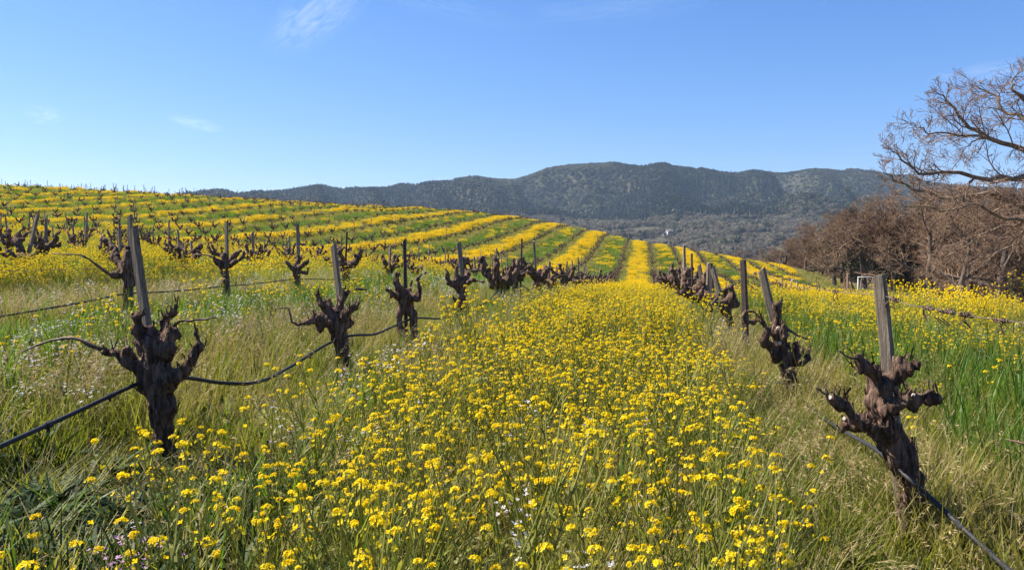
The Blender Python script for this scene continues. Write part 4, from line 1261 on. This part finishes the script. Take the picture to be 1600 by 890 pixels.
run('trellis_wire', pts, .0022, 'wire', 'thin wire along the second row on the left', 'wire', 4, 4, WG)
# a loose cut cane poking in from the right and one in the right-hand grass
mb = MB(); A = P(1572, 686, 2.75); mb.tube([P(1660, 712, 2.7) - A, P(1620, 697, 2.72) - A, P(1572, 686, 2.75) - A], [.0045, .0045, .0035], 5, 0)
tag(link('loose_cane', mb.mesh('loose_cane', [M['cane']], True), None, A), 'short pale cane poking in at the right edge over green blades', 'cane')

# ------------------------------------------------------------------ bare trees
def branch(mb, mbt, p, d, L, r_, lev, P_):
    """one limb with wobble, then its side branches"""
    maxl = P_['levels']
    n = 5 if lev <= 1 else (4 if lev < maxl - 1 else 3)
    pts = [p]; rr = [r_]; dd = d.normalized()
    for k in range(n):
        w = P_['wob'] * (1 + .25 * lev)
        dd = (dd + Vector((random.gauss(0, w), random.gauss(0, w), random.gauss(0, w) + P_['up'] * (1 if lev > 0 else .2)))).normalized()
        pts.append(pts[-1] + dd * (L / n)); rr.append(r_ * (1 - (.55 if lev < maxl else .7) * (k + 1) / n))
    rr = [max(q, P_['rmin']) for q in rr]
    tgt = mb if lev <= P_['trunk_lev'] else mbt
    tgt.tube(pts, rr, 7 if lev == 0 else (5 if lev == 1 else 3), 0, False)
    if lev >= maxl: return
    grow_side(mb, mbt, pts, rr, L, lev, P_)

def grow_side(mb, mbt, pts, rr, L, lev, P_, t0=None):
    n = len(pts) - 1; nc = P_['kids'][lev]
    for k in range(nc):
        t = (P_['t0'][lev] if t0 is None else t0) ; t = t + (1 - t) * ((k + R()) / nc)
        i = min(int(t * n), n - 1); f = t * n - i
        p = pts[i].lerp(pts[i + 1], f); dd = (pts[i + 1] - pts[i]).normalized()
        ax = dd.orthogonal().normalized(); ax.rotate(__import__('mathutils').Quaternion(dd, U(0, 6.28)))
        sp = U(*P_['spread'])
        d2 = dd * math.cos(sp) + ax * math.sin(sp)
        l2 = L * U(*P_['ratio']) * (1.15 - .55 * t if lev > 0 else 1)
        branch(mb, mbt, p, d2, l2, min((rr[i] * (1 - f) + rr[i + 1] * f) * .62, L * .035), lev + 1, P_)

def bare_tree(seed, h, **kw):
    random.seed(seed)
    P_ = dict(levels=4, kids=[8, 7, 7, 6], t0=[.25, .3, .2, .15], spread=(.5, 1.15), ratio=(.5, .75), wob=.13, up=.05, rmin=.011, trunk_lev=1)
    P_.update(kw)
    mb, mbt = MB(), MB()
    branch(mb, mbt, Vector((0, 0, -.3)), Vector((U(-.1, .1), U(-.1, .1), 1)), h * .5, h * .022, 0, P_)
    return mb.mesh('trunk', [M['treebark']], True), mbt.mesh('twigs', [M['twig']], True)

SH = [bare_tree(21, 6, kids=[12, 8, 6, 5], t0=[.04, .15, .15, .15], spread=(.4, 1.0), ratio=(.55, .85), trunk_lev=0), bare_tree(22, 5, kids=[14, 7, 6, 5], t0=[.03, .1, .15, .15], spread=(.5, 1.2), ratio=(.6, .9), trunk_lev=0)]
BT = [bare_tree(11, 10.5), bare_tree(12, 9.5, wob=.16, up=.02), bare_tree(13, 11, spread=(.6, 1.3)), bare_tree(14, 8.5, kids=[10, 7, 7, 6], up=.08)]

def evergreen(seed, h, w, n):
    random.seed(seed); mb, ml = MB(), MB()
    mb.tube([(0, 0, -.3), (U(-.1, .1), U(-.1, .1), h * .3), (U(-.3, .3), U(-.3, .3), h * .6)], [h * .03, h * .024, h * .012], 7, 0)
    cl = []
    for k in range(16):
        a = U(0, 6.28); z = U(.22, .88) * h; rr = w * .5 * U(.25, .8) * math.sqrt(max(.05, 1 - ((z / h - .45) / .6) ** 2))
        c = Vector((rr * math.cos(a), rr * math.sin(a), z)); cl.append((c, U(.13, .24) * w))
        mb.tube([(0, 0, z * .55), c * .6 + Vector((0, 0, z * .3)), c], [h * .011, h * .008, h * .003], 4, 0, False)
    for k in range(n):
        c, r_ = random.choice(cl); nr = Vector((U(-1, 1), U(-1, 1), U(-.7, 1))).normalized(); p = c + nr * r_ * U(.55, 1.1)
        nr = (nr + Vector((U(-.8, .8), U(-.8, .8), U(-.4, .8)))).normalized(); x_ = nr.orthogonal().normalized(); y_ = nr.cross(x_); s_ = U(.07, .15)
        ml.quad(p - x_ * s_, p - y_ * s_ * .55, p + x_ * s_, p + y_ * s_ * .55, 0)
    return mb.mesh('trunk', [M['treebark']], True), ml.mesh('crown', [M['evergreen']])
EV = [evergreen(31, 7.5, 6.5, 5200), evergreen(32, 5.5, 5.0, 4200)]
random.seed(99)

def tree(x, y, protos, s, label, name, cat, group, part='twigs'):
    t = empty(name, (x, y, h1(x, y))); t.rotation_euler = (0, 0, U(0, 6.28)); s *= 1.45 if cat == 'tree' and part == 'twigs' else 1.15; t.scale = (s * U(.92, 1.1), s * U(.92, 1.1), s)
    a, b_ = protos; link('trunk', a, t); link(part, b_, t)
    return tag(t, label, cat, group)
def at(u, Y):
    b = math.atan((u - CX) / F_PX) - YAW; return Y * math.tan(b), Y
TG = 'bare trees along the creek behind the vineyard'
spec = [  # column, distance along the rows, prototype, size, label
    (1500, 50, 1, .62, 'small bare tree with dark trunk standing before the brown field'),
    (1450, 66, 0, .78, 'bare brown tree right of the white pipe frame'),
    (1555, 62, 2, .8, 'bare tree behind the oak limbs near the right edge'),
    (1405, 86, 3, .98, 'bare brown tree beyond the dirt track left of the small one'),
    (1352, 86, 2, .88, 'tall bare tree rising behind the dark evergreen oaks'),
    (1305, 90, 0, .72, 'spreading bare tree at the left of the evergreen oaks'),
    (1258, 128, 1, .74, 'bare tree with twisted dark limbs at the field corner'),
    (1222, 150, 3, .66, 'low bare tree just beyond the vineyard corner')]
for u, Y, q, s, lab in spec:
    x, y = at(u, Y); tree(x, y, BT[q], s, lab, 'bare_tree', 'tree', TG)
THK = []
for u, Y, s in ((1585, 70, .8), (1520, 74, .85), (1470, 82, .85), (1430, 94, .9), (1395, 104, .95), (1365, 116, 1.0), (1320, 122, .85), (1280, 138, .75), (1545, 118, 1.15), (1600, 115, 1.15), (1590, 92, 1.05), (1530, 96, 1.0), (1478, 104, 1.0), (1440, 118, 1.05), (1620, 74, .9), (1382, 132, 1.05), (1330, 142, 1.0)):
    x, y = at(u, Y); THK.append((u, tree(x, y, BT[random.randrange(4)], s, None, 'bare_tree', 'tree', TG)))
for i, (u, t) in enumerate(sorted(THK, key=lambda q: -q[0])):
    t['label'] = 'bare reddish brown tree of the thicket, %s from the right' % ordw(i + 1)
SHG = 'bare bushes under the tree line'; BSH = []
for u, Y, q, s in ((1600, 66, 0, .8), (1575, 76, 1, .9), (1540, 72, 0, .8), (1515, 84, 1, 1.0), (1490, 78, 0, .8), (1468, 90, 1, 1.0), (1448, 84, 0, .7), (1420, 98, 1, 1.0), (1400, 106, 0, .9), (1340, 120, 1, .9),
                   (1300, 128, 0, .9), (1275, 136, 1, 1.0), (1250, 150, 0, .9), (1230, 165, 1, .9), (1205, 185, 0, .9), (1180, 205, 1, .9), (1155, 235, 0, .9), (1130, 260, 1, .9), (1560, 100, 0, 1.2), (1500, 104, 0, 1.2), (1440, 112, 1, 1.2)):
    x, y = at(u, Y); BSH.append((u, tree(x, y, SH[q], s, None, 'bare_bush', 'bush', SHG)))
for i, (u, t) in enumerate(sorted(BSH, key=lambda q: -q[0])):
    t['label'] = 'low bare brown bush under the tree line, %s from the right' % ordw(i + 1)
FTL = []
for u, Y, s in ((1200, 178, .55), (1165, 205, .55), (1142, 230, .6), (1275, 168, .75), (1242, 190, .68), (1215, 225, .62), (1120, 262, .62), (1180, 255, .62), (1100, 290, .62), (1150, 300, .62)):
    x, y = at(u, Y); FTL.append((u, tree(x, y, BT[random.randrange(4)], s, None, 'bare_tree', 'tree', TG)))
for i, (u, t) in enumerate(sorted(FTL, key=lambda q: q[0])):
    t['label'] = 'small bare tree of the far tree line past the crest, %s from the left' % ordw(i + 1)
EG = 'dark evergreen oaks in the tree line'
for u, Y, q, s, lab in ((1316, 98, 0, .80, 'dark evergreen oak at the left end of the thicket'), (1380, 92, 1, .95, 'small dark evergreen oak behind the white pipe frame'),
                        (1425, 84, 1, .85, 'low evergreen bush at the edge of the dirt track'), (1285, 118, 1, .8, 'low evergreen bush behind the stack of prunings'),
                        (1345, 100, 1, .75, 'dark rounded evergreen between the two larger oaks'), (1540, 80, 1, .7, 'dark evergreen bush deep in the bare thicket')):
    x, y = at(u, Y); tree(x, y, EV[q], s, lab, 'evergreen_oak', 'tree', EG, 'crown')

# the big oak whose limbs reach in from the right
random.seed(5)
ZO = 36.0
ob = P(1735, 400, ZO); og = h1(ob[0], ob[1]); OB = np.array([ob[0], ob[1], og])
oak = empty('oak_tree', OB)
tag(oak, 'large bare oak reaching crooked lichen-grey limbs in from the right edge', 'tree')
mb, mbt = MB(), MB()
def O(u, y, dz=0): return Vector(P(u, y, ZO + dz) - OB)
fork = O(1712, 335)
mb.tube([Vector((0, 0, -.4)), Vector((0, 0, .3)), Vector((.05, 0, 1.6)), fork.lerp(Vector((.05, 0, 1.6)), .4), fork], [.62, .52, .42, .40, .42], 12, 0)
OP = dict(levels=4, kids=[0, 8, 7, 6], t0=[.2, .2, .15, .12], spread=(.4, 1.1), ratio=(.42, .72), wob=.17, up=.03, rmin=.0075, trunk_lev=1)
limbs = [
    ([(1712, 335, 0), (1660, 262, 0), (1600, 234, -.5), (1545, 216, -1), (1504, 187, -1.2), (1480, 158, -1.2), (1466, 147, -1.2)], .22),
    ([(1560, 221, -1), (1512, 212, -1.4), (1492, 210, -1.8), (1451, 210, -2.2), (1432, 200, -2.2), (1419, 193, -2.2)], .085),
    ([(1640, 250, 0), (1600, 187, .8), (1565, 172, 1.4), (1556, 149, 1.8), (1530, 138, 2.0), (1515, 128, 2.2)], .13),
    ([(1680, 290, .5), (1630, 195, .5), (1604, 160, 1), (1580, 138, 1), (1584, 122, 1), (1594, 112, 1)], .16),
    ([(1712, 330, 0), (1650, 290, -1), (1600, 275, -1.4), (1545, 281, -1.8), (1480, 269, -2.4), (1436, 272, -2.8), (1408, 250, -3), (1393, 237, -3)], .20),
    ([(1712, 340, 0), (1655, 340, .6), (1600, 324, 1), (1545, 301, 1.2), (1486, 310, 1.6), (1436, 298, 2), (1405, 285, 2), (1385, 272, 2)], .24),
    ([(1655, 340, .6), (1600, 345, 0), (1560, 338, -.4), (1520, 318, -.8), (1470, 330, -1.2), (1430, 322, -1.6), (1396, 318, -1.8)], .12),
    ([(1712, 350, 0), (1650, 365, 1), (1600, 372, 1.4), (1560, 392, 1.6), (1530, 420, 1.8), (1500, 408, 1.8)], .13),
    ([(1600, 345, 0), (1550, 360, .4), (1510, 385, .8), (1478, 402, 1), (1452, 396, 1)], .07),
    ([(1712, 335, 0), (1705, 240, 0), (1702, 185, 0), (1722, 140, 0)], .24),
    ([(1700, 250, 0), (1760, 180, 1), (1820, 120, 1), (1860, 90, 1)], .18),
    ([(1712, 335, 0), (1790, 310, -1), (1870, 290, -1), (1950, 300, -2)], .22),
    ([(1702, 190, 0), (1668, 160, -1), (1656, 140, -1)], .09),
    ([(1545, 216, -1), (1518, 222, -1), (1505, 236, -1), (1492, 257, -1)], .05)]
for pts, r0 in limbs:
    pp = []
    src = [O(*p) for p in pts]
    for q in range(len(src) - 1):
        for i in range(3):
            pp.append(src[q].lerp(src[q + 1], i / 3) + (Vector((U(-1, 1), U(-1, 1), U(-1, 1))) * .10 if i else Vector((0, 0, 0))))
    pp.append(src[-1])
    rr = [max(.016, .85 * r0 * (1 - .88 * (i / (len(pp) - 1)) ** .8)) for i in range(len(pp))]
    one = MB(); one.tube(pp, rr, 7, 0, True)
    link('limb', one.mesh('limb', [M['oakbark']], True), oak)
    L = sum((src[i + 1] - src[i]).length for i in range(len(src) - 1))
    OP['kids'][1] = int(6 + L * 1.5)
    q_ = dict(OP); q_['ratio'] = (.16, .34)
    # side branches of the limb
    n = len(pp) - 1; nc = int(5 + L * 1.8)
    for k in range(nc):
        t = .12 + .88 * (k + R()) / nc; i = min(int(t * n), n - 1)
        dd = (pp[i + 1] - pp[i]).normalized(); ax = dd.orthogonal().normalized(); ax.rotate(__import__('mathutils').Quaternion(dd, U(0, 6.28)))
        sp = U(.5, 1.2); d2 = dd * math.cos(sp) + ax * math.sin(sp) + Vector((0, 0, .15))
        branch(mb, mbt, pp[i], d2, U(.7, 2.1) * (1.15 - .5 * t), min(rr[i] * .5, .04), 2, dict(OP, kids=[0, 0, 6, 6]))
    # tip spray
    branch(mb, mbt, pp[-1], pp[-1] - pp[-3], .8, .02, 2, dict(OP, kids=[0, 0, 6, 5]))
link('trunk', mb.mesh('trunk', [M['oakbark']], True), oak)
link('twigs', mbt.mesh('twigs', [M['oaktwig']], True), oak)

# ------------------------------------------------------------------ small things at the field edge
def frame(u, Y, w, hgt, r_, label):
    x, y = at(u, Y); g = h1(x, y)
    t = empty('pipe_frame', (x, y, g)); a = Vector(RIGHT)
    for s_ in (-1, 1):
        mb = MB(); mb.tube([a * s_ * w / 2 + Vector((0, 0, -.2)), a * s_ * w / 2 + Vector((0, 0, hgt))], [r_, r_], 8, 0); link('upright', mb.mesh('upright', [M['white']], True), t)
    mb = MB(); mb.tube([a * -(w / 2 + r_) + Vector((0, 0, hgt)), a * (w / 2 + r_) + Vector((0, 0, hgt))], [r_ * 1.02, r_ * 1.02], 8, 0); link('crossbar', mb.mesh('crossbar', [M['white']], True), t)
    return tag(t, label, 'pipe frame')
frame(1357, 49, 1.15, 1.6, .034, 'taller white pipe frame standing at the edge of the field')
frame(1241, 78, .5, .75, .04, 'small low white pipe frame in the green verge')

x, y = at(1325, 74); t = empty('pruning_stack', (x, y, h1(x, y))); tag(t, 'brown teepee of dry vine prunings before the tree line', 'brush pile')
random.seed(41)
for k in range(26):
    a = U(0, 6.28); rb = U(.35, .75); tw = U(-.6, .6); tip = Vector((U(-.12, .12), U(-.12, .12), U(1.5, 2.0)))
    b_ = Vector((rb * math.cos(a), rb * math.sin(a), -.05)); mid_ = b_.lerp(tip, .5) + Vector((U(-.1, .1), U(-.1, .1), 0))
    mb = MB(); mb.tube([b_, mid_, tip], [U(.03, .06), .04, .015], 5, 0); link('stick', mb.mesh('stick', [M['prunings']]), t)

FG = 'fence posts along the dirt track'
for u, Y, hh, lab in ((1453, 44, .95, 'thin wooden fence post above the mustard right of the nearest stake'), (1501.5, 40, 1.3, 'dark fence post in front of the small bare tree'),
                      (1218, 120, 1.5, 'grey post standing at the vineyard corner'), (1268, 92, 1.2, 'weathered post at the end of a right-hand row'),
                      (1560, 46, 1.1, 'fence post among mustard heads near the right edge')):
    x, y = at(u, Y); g = h1(x, y)
    tag(link('fence_post', stake_mesh((0, 0, -.1), (U(-.05, .05), 0, hh), .085, M['post'], 'post'), None, (x, y, g)), lab, 'fence post', FG)

def house(u, y, Z, w, d, hgt, label):
    p = P(u, y, Z); g = h1(p[0], p[1]); t = empty('house', (p[0], p[1], g)); t.rotation_euler = (0, 0, YAW + U(-.4, .4))
    mb = MB(); mb.box((0, 0, hgt / 2), (w / 2, d / 2, hgt / 2)); link('wall', mb.mesh('wall', [M['white']]), t)
    mb = MB(); e_ = .4; rz = hgt + d * .3
    A, B, C_, D_ = (-w / 2 - e_, -d / 2 - e_, hgt - .1), (w / 2 + e_, -d / 2 - e_, hgt - .1), (w / 2 + e_, d / 2 + e_, hgt - .1), (-w / 2 - e_, d / 2 + e_, hgt - .1)
    Ea, Eb = (-w / 2 - e_, 0, rz), (w / 2 + e_, 0, rz)
    mb.quad(A, B, Eb, Ea); mb.quad(C_, D_, Ea, Eb); mb.tri(D_, A, Ea); mb.tri(B, C_, Eb); link('roof', mb.mesh('roof', [M['roof']]), t)
    for k in range(3):
        mb = MB(); mb.box((-w * .3 + k * w * .3, -d / 2, hgt * .55), (.6, .05, .7)); link('window', mb.mesh('window', [M['glass']]), t)
    tag(t, label, 'house', 'white houses far off in the valley')
house(1046, 362, 1050, 7.5, 6, 5.5, 'larger white farmhouse far off at the foot of the hill')
house(1038, 366, 1040, 4.5, 4, 4, 'small white outbuilding just left of the far farmhouse')
house(966, 367, 900, 6, 5, 8, 'white house far off just above the vineyard crest')

# ------------------------------------------------------------------ the air between here and the hills
def haze_box():
    mb = MB(); mb.box((0, 2900, 150), (4300, 3300, 180))
    o = link('haze', None)
    bpy.data.objects.remove(o)
    m, N, L = mat('air')
    v = N.new('ShaderNodeVolumePrincipled'); v.inputs['Color'].default_value = (.52, .72, 1.0, 1); v.inputs['Density'].default_value = HAZE
    v.inputs['Anisotropy'].default_value = .2
    out = N.new('ShaderNodeOutputMaterial'); L.new(v.outputs[0], out.inputs['Volume'])
    tag(link('haze', mb.mesh('haze', [m])), kind='stuff')
haze_box()
print('counts', cnt, 'vines', len(vines), 'stakes', len(ps), 'hill max', float(HZ.max()), 'hill min', float(HZ.min()), float(GZ.min()))
